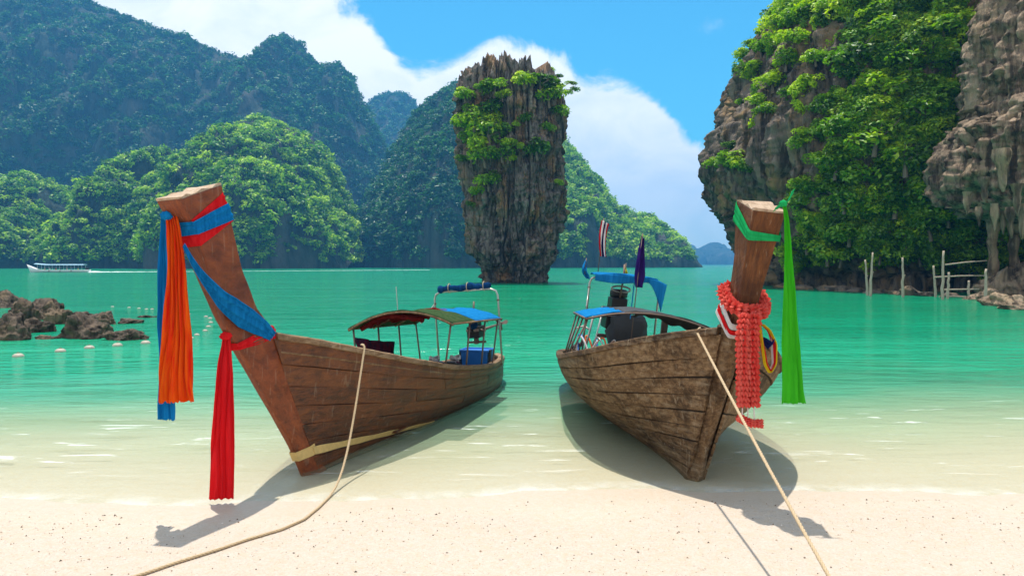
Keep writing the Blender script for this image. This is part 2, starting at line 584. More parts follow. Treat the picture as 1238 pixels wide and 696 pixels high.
M_END = mat_wood('cut_end_grain', (0.20, 0.12, 0.07), (0.42, 0.29, 0.19), (0.58, 0.45, 0.33), grain=(5, 5, 5), salt=0.2, rough=0.9)
M_DARKWOOD = mat_plain('dark_bilge_wood', (0.035, 0.022, 0.013), 0.9, 0, 0.5, 9)
M_STEEL = mat_plain('galvanised_pipe', (0.42, 0.40, 0.36), 0.4, 0.7, 0.35, 18)
M_RUST = mat_plain('rusty_dark_pipe', (0.16, 0.11, 0.085), 0.6, 0.5, 0.5, 14)
M_ENGINE = mat_plain('oily_black_iron', (0.018, 0.017, 0.017), 0.45, 0.6, 0.5, 22)
M_BLACKCLOTH = mat_plain('black_tarpaulin', (0.020, 0.021, 0.022), 0.7, 0, 0.4, 7)
M_BLUETARP = mat_cloth('blue_tarpaulin', (0.010, 0.165, 0.42), (0.020, 0.26, 0.58), trans=0.2)
M_NAVYTARP = mat_cloth('navy_tarpaulin', (0.008, 0.035, 0.11), (0.012, 0.075, 0.21), trans=0.1)
M_REDTARP = mat_cloth('dull_red_lining', (0.16, 0.012, 0.012), (0.28, 0.03, 0.02), trans=0.3)
M_GREENTARP = mat_cloth('dull_green_roof_cloth', (0.03, 0.085, 0.03), (0.10, 0.14, 0.06), trans=0.3)
M_BLUE = mat_cloth('blue_sash_cloth', (0.006, 0.150, 0.40), (0.012, 0.255, 0.60))
M_ORANGE = mat_cloth('orange_red_sash_cloth', (0.80, 0.030, 0.010), (0.92, 0.19, 0.012), trans=0.4)
M_RED = mat_cloth('red_sash_cloth', (0.76, 0.014, 0.020), (0.88, 0.035, 0.040), trans=0.4)
M_GREEN = mat_cloth('green_sash_cloth', (0.050, 0.46, 0.020), (0.080, 0.60, 0.030), trans=0.35)
M_GREEN_KNOT = mat_cloth('sea_green_sash_cloth', (0.016, 0.40, 0.115), (0.030, 0.52, 0.17), trans=0.3)
M_CORAL = mat_cloth('coral_garland_paper', (0.70, 0.035, 0.030), (0.85, 0.20, 0.15), trans=0.3)
M_WHITE = mat_cloth('white_cotton', (0.72, 0.66, 0.62), (0.85, 0.82, 0.80))
M_YELLOW = mat_cloth('yellow_ribbon', (0.80, 0.55, 0.010), (0.85, 0.68, 0.03))
M_PURPLE = mat_cloth('purple_flag_cloth', (0.030, 0.012, 0.115), (0.055, 0.022, 0.19))
M_ROPE = mat_plain('tan_rope', (0.50, 0.37, 0.22), 0.9, 0, 0.3, 90, 0.6, 0.006)
M_ROPE_GREY = mat_plain('sandy_grey_rope', (0.19, 0.145, 0.095), 0.95, 0, 0.3, 90, 0.6, 0.006)
M_BAND = mat_plain('worn_yellow_paint', (0.62, 0.43, 0.16), 0.7, 0, 0.35, 16)
M_WHITEPAINT = mat_plain('white_paint', (0.75, 0.75, 0.73), 0.5, 0, 0.1, 10)
M_BUOY = mat_plain('dirty_white_float', (0.40, 0.35, 0.27), 0.6, 0, 0.4, 12)
M_STAKE = mat_plain('bleached_stake', (0.42, 0.34, 0.25), 0.9, 0, 0.3, 8)
M_BLUETANK = mat_plain('blue_plastic', (0.015, 0.16, 0.52), 0.45, 0, 0.2, 6)
M_ORANGEPL = mat_plain('orange_vest', (0.75, 0.13, 0.02), 0.7, 0, 0.2, 10)
M_DARKCLOTH = mat_cloth('dark_patterned_cloth', (0.020, 0.022, 0.045), (0.16, 0.020, 0.035))
M_SKIN = mat_plain('skin', (0.30, 0.17, 0.11), 0.6)
M_FOAM = mat_plain('wake_foam', (0.82, 0.85, 0.83), 0.8, 0, 0.05, 3)


# ------------------------------------------------------------------ ground, sea
def shore_y(x):
    x = np.asarray(x, float)
    return 7.02 + 0.045 * x + 0.13 * np.sin(x * 0.9 + 0.6) + 0.06 * np.sin(x * 2.3) + 0.035 * np.sin(x * 5.1 + 1) + 0.02 * np.sin(x * 9.7)


def bed_z(x, y):
    x = np.asarray(x, float)
    y = np.asarray(y, float)
    d = y - np.where(np.abs(x) < 40, shore_y(np.clip(x, -12, 12)), shore_y(12 * np.sign(x)))
    dry = -d * 0.035 + 0.02 * fbm(np.stack([x * 0.5, y * 0.5, 0 * x], -1), 3) * np.clip(-d, 0, 1)
    wet = -(0.040 * d + 0.0034 * d * np.clip(d, 0, 60))
    return np.where(d < 0, np.minimum(dry, 0.35), np.maximum(wet, -3.0))


def sheet(name, xs, ys, zf, mat, attr=None):
    X, Y = np.meshgrid(xs, ys, indexing='ij')
    Z = zf(X, Y)
    V = np.stack([X, Y, Z], -1).reshape(-1, 3)
    o = link_mesh(name, V, grid_faces(len(xs), len(ys)), mat, smooth=True)
    if attr is not None:
        a = o.data.attributes.new(attr[0], 'FLOAT', 'POINT')
        a.data.foreach_set('value', attr[1](X, Y).reshape(-1).astype(np.float32))
    return o


_far = [60, 110, 200, 400, 800, 1600, 2600]
gx = np.array([-q for q in reversed(_far)] + list(np.linspace(-40, -13, 20)) + list(np.linspace(-12.5, 12.5, 120)) + list(np.linspace(13, 40, 20)) + _far, float)
gy = np.array([-60, -20, -8, -3] + list(np.linspace(-1, 20, 130)) + list(np.linspace(20.5, 60, 40)) + [80, 120, 200, 400, 800, 1600, 2600], float)
sand = sheet('sand_beach', gx, gy, bed_z, M_SAND)
tag(sand, kind='structure')
wy = np.array(list(np.linspace(5.6, 20, 110)) + list(np.linspace(20.5, 60, 60)) + [70, 80, 100, 120, 160, 200, 300, 400, 600, 800, 1200, 1600, 2600], float)
water = sheet('sea_water', gx, wy, lambda X, Y: 0 * X, M_WATER, ('depth', lambda X, Y: np.maximum(0.0, -bed_z(X, Y))))
tag(water, kind='structure')
water.visible_shadow = True


# ------------------------------------------------------------------ foliage clumps
def leaf_clump(name, n, leaf, mat, lobes=7, flat=0.75, seed=0, spread=0.62, lobe_r=0.48):
    """crown of radius about 1: rhombic leaves on several overlapping lobes"""
    g = np.random.default_rng(seed)
    cs = g.normal(size=(lobes, 3))
    cs /= np.linalg.norm(cs, axis=1)[:, None]
    cs *= (spread * g.uniform(0.45, 1.0, (lobes, 1)))
    cs[:, 2] = np.abs(cs[:, 2]) * flat * 1.1 - 0.15
    rs = lobe_r * g.uniform(0.65, 1.15, lobes)
    k = g.choice(lobes, n, p=rs ** 2 / (rs ** 2).sum())
    d = g.normal(size=(n, 3))
    d[:, 2] = d[:, 2] * 0.9 + 0.35
    d /= np.linalg.norm(d, axis=1)[:, None]
    rad = rs[k] * g.uniform(0.55, 1.08, n) ** 0.6
    P = cs[k] + d * rad[:, None] * np.array([1, 1, flat])
    nrm = d * 0.55 + g.normal(size=(n, 3)) * 0.45 + np.array([0, 0, 0.75])
    nrm /= np.linalg.norm(nrm, axis=1)[:, None]
    a = np.cross(nrm, g.normal(size=(n, 3)))
    a /= np.linalg.norm(a, axis=1)[:, None]
    b = np.cross(nrm, a)
    L = leaf * g.uniform(0.7, 1.3, (n, 1))
    V = np.stack([P - a * L, P - b * L * 0.5, P + a * L - nrm * L * 0.25, P + b * L * 0.5], 1).reshape(-1, 3)
    Fc = np.arange(n * 4).reshape(n, 4)
    me = bpy.data.meshes.new(name)
    me.from_pydata(V.tolist(), [], Fc.tolist())
    me.materials.append(mat)
    at_ = me.attributes.new('rnd', 'FLOAT', 'FACE')
    lobe_tone = g.uniform(0, 1, lobes)
    at_.data.foreach_set('value', np.clip(0.45 * lobe_tone[k] + 0.55 * g.uniform(0, 1, n), 0, 1).astype(np.float32))
    return me


def scatter(name, P, S, meshes, parent=None, mat=None, seed=1, Rz=None, tilt=0.25):
    """one object holding many leaf clumps, instanced by geometry nodes"""
    g = np.random.default_rng(seed)
    n = len(P)
    me = bpy.data.meshes.new(name)
    me.from_pydata(np.asarray(P).tolist(), [], [])
    a = me.attributes.new('scl', 'FLOAT_VECTOR', 'POINT')
    S = np.asarray(S)
    sv = np.stack([S * g.uniform(0.85, 1.2, n), S * g.uniform(0.85, 1.2, n), S * g.uniform(0.8, 1.15, n)], -1)
    a.data.foreach_set('vector', sv.reshape(-1).astype(np.float32))
    a = me.attributes.new('rot', 'FLOAT_VECTOR', 'POINT')
    rv = np.stack([g.normal(0, tilt, n), g.normal(0, tilt, n), g.uniform(0, 6.283, n)], -1)
    a.data.foreach_set('vector', rv.reshape(-1).astype(np.float32))
    o = bpy.data.objects.new(name, me)
    COL.objects.link(o)
    coll = bpy.data.collections.new(name + '_kinds')
    for k, m in enumerate(meshes):
        coll.objects.link(bpy.data.objects.new('%s_kind_%d' % (name, k), m))
    ng = bpy.data.node_groups.new(name + '_scatter', 'GeometryNodeTree')
    ng.interface.new_socket('Geometry', in_out='INPUT', socket_type='NodeSocketGeometry')
    ng.interface.new_socket('Geometry', in_out='OUTPUT', socket_type='NodeSocketGeometry')
    N = ng.nodes
    gi, go = N.new('NodeGroupInput'), N.new('NodeGroupOutput')
    ci = N.new('GeometryNodeCollectionInfo')
    ci.inputs['Collection'].default_value = coll
    ci.inputs['Separate Children'].default_value = True
    ci.inputs['Reset Children'].default_value = True
    ip = N.new('GeometryNodeInstanceOnPoints')
    ip.inputs['Pick Instance'].default_value = True
    ar = N.new('GeometryNodeInputNamedAttribute')
    ar.data_type = 'FLOAT_VECTOR'
    ar.inputs['Name'].default_value = 'rot'
    asl = N.new('GeometryNodeInputNamedAttribute')
    asl.data_type = 'FLOAT_VECTOR'
    asl.inputs['Name'].default_value = 'scl'
    er = N.new('FunctionNodeEulerToRotation')
    L = ng.links.new
    L(gi.outputs[0], ip.inputs['Points'])
    L(ci.outputs[0], ip.inputs['Instance'])
    L(ar.outputs['Attribute'], er.inputs[0])
    L(er.outputs[0], ip.inputs['Rotation'])
    L(asl.outputs['Attribute'], ip.inputs['Scale'])
    L(ip.outputs[0], go.inputs[0])
    md = o.modifiers.new('scatter', 'NODES')
    md.node_group = ng
    if parent is not None:
        o.parent = parent
    return o


# ------------------------------------------------------------------ far hills
def hill(name, ridge, Yr, depth, mat, nu=260, nv=110, lump=10.0, steep=0.62, foot=None, foot_px=None, seed=0.0, nscale=None, back=0.7, side=0.5):
    """a karst hill: the ridge line is the photograph's outline at the hill's distance, the front falls to the water"""
    xs = np.array([at(x, y, Yr)[0] for x, y in ridge])
    zs = np.array([at(x, y, Yr)[2] for x, y in ridge])
    X = np.linspace(xs[0], xs[-1], nu)
    H = np.maximum(np.interp(X, xs, zs), 0.5)
    q = np.linspace(0, 1.0 + back, nv)
    ns = nscale or 1.0 / (depth * 0.30)
    U, Q = np.meshgrid(X, q, indexing='ij')
    Hh = np.repeat(H[:, None], nv, 1)
    bulge = fbm(np.stack([U * ns * 0.6 + seed, 0 * U, 0 * U + seed], -1), 3)
    hs = np.clip(H / H.max(), 0.15, 1.0)[:, None]
    front = Yr - depth * (0.45 + 0.55 * hs) * (1 + 0.28 * bulge)
    prof = np.where(Q <= 1, np.clip(Q, 0, 1) ** steep, 1 - (np.clip(Q - 1, 0, 1) / back) ** 1.6 * 0.95)
    prof = np.where(Q < 0.03, prof * (Q / 0.03), prof)
    Y = np.where(Q <= 1, front + (Yr - front) * Q ** 1.15, Yr + (Q - 1) * depth)
    Z = Hh * prof
    P = np.stack([U, Y, Z], -1)
    env = np.sin(np.clip(Q, 0, 1) * math.pi) ** 0.6
    gul = ridged(np.stack([U * ns * 1.6 + seed, Y * ns * 0.5, Z * ns * 0.5], -1), 4)
    P[..., 1] -= lump * env * (gul - 0.6)
    P[..., 2] += lump * 0.45 * env * fbm(P * ns * 2.3 + seed, 4)
    P[..., 2] += lump * 0.10 * ridged(P * ns * 5.0 + seed, 3) * np.clip(Z / 30, 0, 1)
    P[..., 0] += lump * 0.25 * env * fbm(P * ns * 2.0 + 31 + seed, 3)
    P[:, 0, 2] = -2.5
    P[..., 2] = np.where(Q > 1.0 + back * 0.98, -2.5, P[..., 2])
    o = link_mesh(name, P.reshape(-1, 3), grid_faces(nu, nv), mat, smooth=True)
    tag(o, kind='structure')
    return P, Q


def surf_points(P, n, seed, mask=None, off=0.0):
    """random points on a grid surface, area weighted; mask(points, normals) -> probability"""
    g = np.random.default_rng(seed)
    a, b, c = P[:-1, :-1], P[1:, :-1], P[:-1, 1:]
    nr = np.cross(b - a, c - a)
    ar = np.linalg.norm(nr, axis=-1)
    w = ar.reshape(-1)
    idx = g.choice(w.size, n, p=w / w.sum())
    i, j = np.unravel_index(idx, ar.shape)
    u, v = g.uniform(size=(n, 1)), g.uniform(size=(n, 1))
    p = P[i, j] * (1 - u) * (1 - v) + P[i + 1, j] * u * (1 - v) + P[i, j + 1] * (1 - u) * v + P[i + 1, j + 1] * u * v
    nn = nr[i, j] / (ar[i, j][:, None] + 1e-9)
    nn *= np.sign((nn * (CAMP - p)).sum(1))[:, None]
    if mask is not None:
        k = g.uniform(size=n) < mask(p, nn)
        p, nn = p[k], nn[k]
    return p + nn * off, nn


FAR_CLUMPS = [leaf_clump('far_crown_%d' % k, 110, 0.17, M_LEAF_FAR, 7, 0.8, 40 + k) for k in range(5)]
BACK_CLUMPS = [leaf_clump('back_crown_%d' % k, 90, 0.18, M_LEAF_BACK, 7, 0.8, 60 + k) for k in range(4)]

# big shaded ridge across the bay
Pb, Qb = hill('ridge_hill', [(-330, -190), (-200, -160), (-60, -95), (40, -40), (90, 0), (140, 18), (185, 36), (228, 47), (262, 66), (300, 76), (316, 74), (324, 56), (345, 43), (366, 57), (374, 74),
                             (388, 82), (404, 80), (420, 88), (428, 108), (440, 128), (452, 152), (466, 190), (486, 250), (520, 318)], 760, 230, M_HILL, 300, 120, 22, 0.60, seed=2.0, nscale=1 / 75)
p, n = surf_points(Pb, 30000, 3, lambda p, n: ((p[:, 2] > 9) & (p[:, 1] < 800)) * np.clip(1.15 + 1.4 * fbm(p / 26.0, 3) - 0.8 * (n[:, 2] < 0.18), 0, 1))
tag(scatter('ridge_forest', p, 3.0 + 6.0 * np.random.default_rng(1).uniform(0, 1, len(p)) ** 2, BACK_CLUMPS, seed=4), 'dark hazy green forest covering the tall ridge across the bay', 'forest', kind='stuff')
# rounded hill in the gap
Pc, Qc = hill('gap_hill', [(395, 318), (420, 190), (440, 135), (452, 120), (470, 113), (490, 113), (500, 122), (507, 140), (520, 175), (545, 240), (570, 318)], 1150, 160, M_HILL, 120, 70, 18, 0.55, seed=9.0, nscale=1 / 70)
p, n = surf_points(Pc, 3600, 5, lambda p, n: ((p[:, 2] > 20) & (p[:, 1] < 1200)) * np.clip(1.1 + fbm(p / 30.0, 3), 0, 1))
tag(scatter('gap_forest', p, np.random.default_rng(2).uniform(4.5, 8.5, len(p)), BACK_CLUMPS, seed=5), 'pale hazy forest on the round hill in the gap between the ridges', 'forest', kind='stuff')
# hill behind the rock pillar
Pd, Qd = hill('middle_hill', [(440, 318), (462, 235), (478, 200), (492, 165), (510, 132), (535, 112), (556, 102), (600, 110), (640, 135), (668, 160), (690, 182), (706, 205), (722, 236), (742, 248),
                              (764, 262), (780, 264), (790, 272), (804, 286), (812, 302), (816, 320)], 560, 170, M_HILL, 260, 110, 15, 0.62, seed=5.0, nscale=1 / 55)
p, n = surf_points(Pd, 19000, 7, lambda p, n: ((p[:, 2] > 6) & (p[:, 1] < 590)) * np.clip(1.1 + 1.7 * fbm(p / 22.0, 3) - 0.7 * (n[:, 2] < 0.15), 0, 1))
shady = proj(p)[0] + 40 * fbm(p / 30.0 + 5, 2) < 640  # left part takes the darker leaf copy, so its shade is painted
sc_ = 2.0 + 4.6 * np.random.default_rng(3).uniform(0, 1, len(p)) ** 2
tag(scatter('shade_painted_forest', p[shady], sc_[shady], BACK_CLUMPS, seed=16), 'forest on the left of the hill behind the rock pillar, shade painted into its leaf colour', 'forest', kind='stuff')
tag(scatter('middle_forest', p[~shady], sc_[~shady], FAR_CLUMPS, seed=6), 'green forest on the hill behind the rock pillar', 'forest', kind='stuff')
# bright promontory in front of the ridge
Pa, Qa = hill('promontory', [(-260, 240), (-120, 200), (-40, 206), (10, 226), (38, 214), (62, 224), (84, 246), (104, 268), (126, 262), (150, 240), (168, 206), (186, 186), (204, 182), (222, 200),
                             (240, 206), (262, 184), (284, 160), (308, 144), (334, 152), (356, 160), (380, 174), (398, 196), (412, 232), (424, 262), (432, 292), (440, 320)], 430, 95, M_HILL, 300, 90, 13, 0.55, seed=14.0, nscale=1 / 26)
p, n = surf_points(Pa, 17000, 8, lambda p, n: ((p[:, 2] > 4.0) & (p[:, 1] < 450)) * np.clip(1.15 + 1.6 * fbm(p / 14.0, 3) - 0.5 * (n[:, 2] < 0.12), 0, 1))
tag(scatter('promontory_forest', p, 1.6 + 4.6 * np.random.default_rng(4).uniform(0, 1, len(p)) ** 2, FAR_CLUMPS, seed=7), 'sunlit bright green forest on the low promontory', 'forest', kind='stuff')
# blue islands on the horizon
hill('horizon_islands', [(818, 319), (826, 298), (834, 295), (840, 306), (846, 300), (858, 294), (868, 293), (876, 304), (884, 316), (900, 310), (925, 319)], 2250, 200, M_HILL, 140, 40, 14, 0.5, seed=3.3, nscale=1 / 80)


# ------------------------------------------------------------------ rock masses near by
def rock_mass(name, c, rx, ry, zs, mx, my, mat, nu=320, nv=240, flute=0.9, rough=0.35, fs=0.55, seed=0.0, cxs=None, spires=0.0, power=2.3, label=None, thetas=(0, 2 * math.pi)):
    """closed rock with radius profiles over height, fluted down the face; returns the vertex grid"""
    th = np.linspace(-math.pi, math.pi, nu, endpoint=False)
    th = th - 0.62 * np.sin(th) - math.pi / 2            # more vertices on the side towards the bay
    z = np.linspace(zs[0], zs[-1], nv)
    T, Z = np.meshgrid(th, z, indexing='ij')
    ct, st = np.cos(T), np.sin(T)
    k = (np.abs(ct) ** power + np.abs(st) ** power) ** (-1 / power)
    ax = np.interp(Z, zs, mx) * rx
    ay = np.interp(Z, zs, my) * ry
    cx = c[0] + (np.interp(Z, zs, cxs) if cxs is not None else 0)
    P = np.stack([cx + ax * k * ct, c[1] + ay * k * st, Z], -1)
    D = np.stack([ct, st, 0 * ct], -1)
    D[..., 0] *= ry / rx
    D /= np.linalg.norm(D, axis=-1)[..., None]
    lowf = fbm(P * fs * 0.35 + seed, 3)
    fl = ridged(np.stack([P[..., 0] * fs, P[..., 1] * fs, P[..., 2] * fs * 0.18], -1) + seed, 4)
    led = fbm(np.stack([P[..., 0] * fs * 0.5, P[..., 1] * fs * 0.5, P[..., 2] * fs * 1.6], -1) + 40 + seed, 4)
    fine = ridged(np.stack([P[..., 0] * fs * 4, P[..., 1] * fs * 4, P[..., 2] * fs * 0.7], -1) + 11 + seed, 3)
    tops = np.clip((zs[-1] - Z) / (zs[-1] * 0.08), 0.0, 1)
    facet = np.abs(perlin(P * fs * np.array([1.9, 1.9, 1.2]) + 61 + seed)) + 0.6 * np.abs(perlin(P * fs * np.array([4.3, 4.3, 2.6]) + 67 + seed))
    fl2 = ridged(np.stack([P[..., 0] * fs * 2.6, P[..., 1] * fs * 2.6, P[..., 2] * fs * 0.45], -1) + 5 + seed, 3)
    cr = np.abs(perlin(np.stack([P[..., 0] * fs * 1.5, P[..., 1] * fs * 1.5, P[..., 2] * fs * 0.07], -1) + 23 + seed))
    cr2 = np.abs(perlin(np.stack([P[..., 0] * fs * 3.4, P[..., 1] * fs * 3.4, P[..., 2] * fs * 0.22], -1) + 29 + seed))
    disp = flute * (0.8 * lowf + 0.45 * (fl - 0.8) + 0.22 * (fl2 - 0.7)) + rough * led + rough * 0.40 * (fine - 0.7) + rough * 1.1 * (facet - 0.45)
    disp = disp - flute * (1.5 * np.clip(0.16 - cr, 0, 1) / 0.16 * 0.5 + 0.28 * np.clip(0.14 - cr2, 0, 1) / 0.14)
    P += D * (disp * (0.35 + 0.65 * tops))[..., None]
    P[..., 2] += rough * 0.4 * fbm(P * fs * 1.5 + 70 + seed, 3) * np.clip((Z - zs[0]) / 2, 0, 1)
    if spires:
        sp = ridged(np.stack([P[..., 0] * 0.30, P[..., 1] * 0.30, 0 * Z], -1) + 3 + seed, 4, 2.3, 0.6) * 0.8 + 0.5 * perlin(np.stack([P[..., 0] * 0.16, P[..., 1] * 0.16, 0 * Z + seed], -1))
        P[..., 2] += spires * (sp - 0.9) * np.clip((Z - zs[-1] * 0.80) / (zs[-1] * 0.20), 0, 1)
    V = P.reshape(-1, 3)
    Fc = grid_faces(nu, nv, True).tolist()
    top = P[:, -1].mean(0) - np.array([0, 0, 1.6])
    V = np.vstack([V, top])
    ti = len(V) - 1
    Fc += [(i * nv + nv - 1, ((i + 1) % nu) * nv + nv - 1, ti) for i in range(nu)]
    o = link_mesh(name, V, Fc, mat, smooth=True)
    return o, P


# the free-standing pillar
zt = 24.2
prof = [(-2.0, 583, 653), (0.0, 583, 653), (0.6, 581, 656), (1.6, 577, 661), (3.2, 570, 667), (5.2, 566, 674), (8.0, 562, 680), (11, 557, 683), (14, 554, 684), (17, 552.5, 683), (20, 553, 681), (22, 554, 678), (23.4, 556, 675), (zt, 562, 668)]
YP = 88.0
pxl = np.array([(a - PW / 2) / F_PX * YP for _, a, b in prof])
pxr = np.array([(b - PW / 2) / F_PX * YP for _, a, b in prof])
pz = [a for a, _, _ in prof]
half = (pxr - pxl) / 2 * 0.955
pin, PIN = rock_mass('rock_pillar', (0, YP), 1.0, 1.0, pz, half, half * 0.85, M_PIN, 420, 400, 1.1, 0.36, 0.62, 3.0, (pxl + pxr) / 2, 2.2)
PIN_DRIPS = [(668, 284, 308, .5), (664, 288, 316, .45), (659, 292, 318, .4), (672, 276, 298, .4), (652, 300, 322, .4), (642, 296, 318, .45), (575, 290, 312, .35), (570, 278, 300, .3)]
tag(pin, 'tall grey limestone pillar standing alone in the bay, wider above than at its waterline', 'rock pillar')

# the overgrown cliff on the right
cz = [-2.5, 0.0, 1.0, 2.2, 4.0, 6, 8.2, 11.2, 13.5, 15.7, 18, 20.6, 23.3, 26.3, 29, 32, 34.5, 35.5]
cX = [23.8, 23.8, 23.6, 22.6, 21.3, 20.4, 18.9, 17.9, 17.9, 18.5, 19.4, 20.4, 21.4, 23.2, 25, 28, 32, 36]
CX = 41.0
cm = [(CX - 2.9 - x) / 20.0 for x in cX]
fm = [0.80, 0.80, 0.80, 0.86, 0.94, 0.96, 0.97, 0.98, 0.98, 0.97, 0.95, 0.93, 0.9, 0.86, 0.8, 0.68, 0.45, 0.2]
clf, CLF = rock_mass('overgrown_cliff', (CX, 76), 20.0, 22.0, cz, cm, fm, M_CLIFF, 520, 320, 1.35, 0.42, 0.40, 8.0, None, 1.5, 2.2)
tag(clf, kind='structure')

# the pale overhanging crag at the right edge
oz = [-2.5, 0.0, 0.9, 1.6, 3.0, 4.2, 4.9, 5.5, 6.4, 7.4, 8.5, 9.8, 10.8, 12.0, 13.3, 16, 19.2, 22, 25, 27]
oX = [30.6, 30.6, 31.4, 33.6, 35.6, 35.2, 32.6, 29.8, 28.4, 27.8, 27.6, 27.6, 28.1, 29.0, 29.6, 29.9, 30.2, 31, 33, 36]
OX = 42.3
om = [(OX - 1.6 - x) / 12.6 for x in oX]
of = [0.62, 0.62, 0.50, 0.24, 0.12, 0.14, 0.40, 0.80, 0.98, 1.0, 1.0, 1.0, 1.0, 0.98, 0.96, 0.94, 0.93, 0.85, 0.6, 0.3]
ovh, OVH = rock_mass('overhanging_crag', (OX, 49), 12.6, 9.5, oz, om, of, M_CAVE, 440, 340, 0.9, 0.55, 0.5, 21.0, None, 1.0, 2.2)
tag(ovh, kind='structure')


def rock_spike(name, base, tip, r0, mat, parent, seed):
    """a hanging stalactite: a knobbly tapering drip of rock"""
    base, tip = np.asarray(base, float), np.asarray(tip, float)
    g = np.random.default_rng(seed)
    nu, nv = 14, 12
    vs = []
    for j in range(nv):
        q = j / (nv - 1)
        r = r0 * (1 - 0.85 * q ** 1.6) * (1 + 0.25 * math.sin(q * 9 + seed))
        c = base * (1 - q) + tip * q
        for k in range(nu):
            a = 2 * math.pi * k / nu
            rr = r * (1 + 0.22 * math.sin(3 * a + seed) + g.uniform(-0.12, 0.12))
            vs.append((c[0] + rr * math.cos(a), c[1] + rr * math.sin(a), c[2]))
    mb = MB().add(vs, [(j * nu + k, j * nu + (k + 1) % nu, (j + 1) * nu + (k + 1) % nu, (j + 1) * nu + k) for j in range(nv - 1) for k in range(nu)] + [tuple(range((nv - 1) * nu, nv * nu))])
    return mb.build(name, mat, parent, True)


for k, (x, y0, y1, r, Y) in enumerate([(1212, 180, 232, 0.42, 43.2), (1190, 214, 246, 0.26, 44.2), (1229, 222, 262, 0.26, 42.9), (1168, 232, 260, 0.25, 45.8), (1202, 246, 280, 0.24, 44.6), (1183, 250, 274, 0.2, 45.4), (1222, 250, 288, 0.22, 44.0), (1235, 246, 290, 0.24, 43.6), (1212, 255, 284, 0.18, 44.6)]):
    rock_spike('stalactite', at(x, y0, Y), at(x + 1, y1, Y), r, M_CAVE, ovh, k)
for k, (x, y0, y1, r, Y) in enumerate([(1200, 262, 354, 0.40, 50.5), (1226, 262, 346, 0.42, 50.0)]):
    mb = MB()
    g = np.random.default_rng(k)
    pth = [at(x + g.uniform(-1.5, 1.5), y1 + (y0 - y1) * q, Y + g.uniform(-.15, .15)) for q in np.linspace(0, 1, 16)]
    mb.tube(pth, [r * (1.5 - 0.8 * math.sin(q * math.pi) ** 0.5) * g.uniform(0.75, 1.25) for q in np.linspace(0, 1, 16)], 12)
    mb.build('rock_column', M_CAVE, ovh, True)


for k, (x, y0, y1, r) in enumerate(PIN_DRIPS):
    rock_spike('stalactite', at(x, y0, YP - 2.6 + 0.03 * abs(x - 620)), at(x, y1, YP - 2.6 + 0.03 * abs(x - 620)), r, M_PIN, pin, 50 + k)


# ------------------------------------------------------------------ boulders
def boulder(name, loc, size, mat, seed, sink=0.25, sub=4, rough=0.34):
    bm = bmesh.new()
    bmesh.ops.create_icosphere(bm, subdivisions=sub, radius=1.0)
    V = np.array([v.co[:] for v in bm.verts])
    g = np.random.default_rng(seed)
    for _ in range(9):                                   # chop flat facets
        d = g.normal(size=3)
        d /= np.linalg.norm(d)
        h = g.uniform(0.55, 0.85)
        e = V @ d - h
        V = V - np.where(e > 0, e * 0.9, 0)[:, None] * d
    V = V * (1 + rough * fbm(V * 1.3 + seed, 4)[:, None] * 0.7)
    V += (0.11 * ridged(V * 2.4 + seed, 4) - 0.22 * np.clip(0.12 - np.abs(perlin(V * 1.9 + seed + 4)), 0, 1) / 0.12 * 0.5)[:, None] * V
    V = V * np.array(size)
    a = g.uniform(0, 6.28)
    V = V @ np.array([[math.cos(a), -math.sin(a), 0], [math.sin(a), math.cos(a), 0], [0, 0, 1]]) if abs(size[0] - size[1]) < 0.05 else V
    for v, p in zip(bm.verts, V):
        v.co = p
    me = bpy.data.meshes.new(name)
    bm.to_mesh(me)
    bm.free()
    me.materials.append(mat)
    me.polygons.foreach_set('use_smooth', [sub > 3] * len(me.polygons))
    o = bpy.data.objects.new(name, me)
    COL.objects.link(o)
    o.location = (loc[0], loc[1], loc[2] + size[2] * (1 - 2 * sink) * 0.5)
    return o


BL = [  # pixel x, waterline y, width px, height px, label
    (96, 409, 62, 36, 'broad ridge-backed dark boulder at the front of the rock pile'),
    (143, 411, 40, 18, 'low rounded tan boulder at the seaward end of the pile'),
    (8, 411, 46, 34, 'wedge-shaped dark slab at the inner front of the pile'),
    (34, 402, 34, 22, 'grey-brown block behind the wedge-shaped slab'),
    (46, 384, 42, 32, 'tall pointed dark boulder, the summit of the pile'),
    (20, 388, 40, 30, 'rounded brown boulder below the summit boulder'),
    (4, 372, 40, 22, 'flat-topped dark rock at the back of the pile'),
    (62, 392, 30, 26, 'pale cracked block leaning under the summit boulder'),
    (90, 386, 34, 14, 'long low rock behind the ridge-backed boulder'),
    (124, 392, 30, 20, 'dark upright lump beside the ridge-backed boulder'),
    (152, 391, 28, 9, 'flat dark rock awash beyond the lump'),
    (174, 384, 20, 5, 'thin rock barely above the water at the tip of the pile'),
    (52, 410, 22, 8, 'small wet stone between the slab and the front boulder'),
    (108, 398, 26, 14, 'small brown stone wedged behind the front boulder')]
for k, (x, y, w, h, lab) in enumerate(BL):
    p = on_plane(x, y)
    sx = w / F_PX * p[1] * 0.56
    sz = h / F_PX * p[1] * 0.66
    tag(boulder('boulder', (p[0], p[1] + sx * 0.5, -0.06), (sx, sx * 0.75, sz), M_BOULD, 100 + k, 0.22, 5, 0.45), lab, 'boulder', 'boulders at the left of the beach')
RB = [(1018, 352, 34, 12), (1036, 353, 24, 8), (1062, 354, 26, 9), (1086, 356, 20, 8), (1104, 357, 26, 14), (1122, 358, 22, 9), (1152, 359, 26, 8), (1000, 351, 20, 9), (975, 350, 22, 8), (948, 348, 20, 8)]
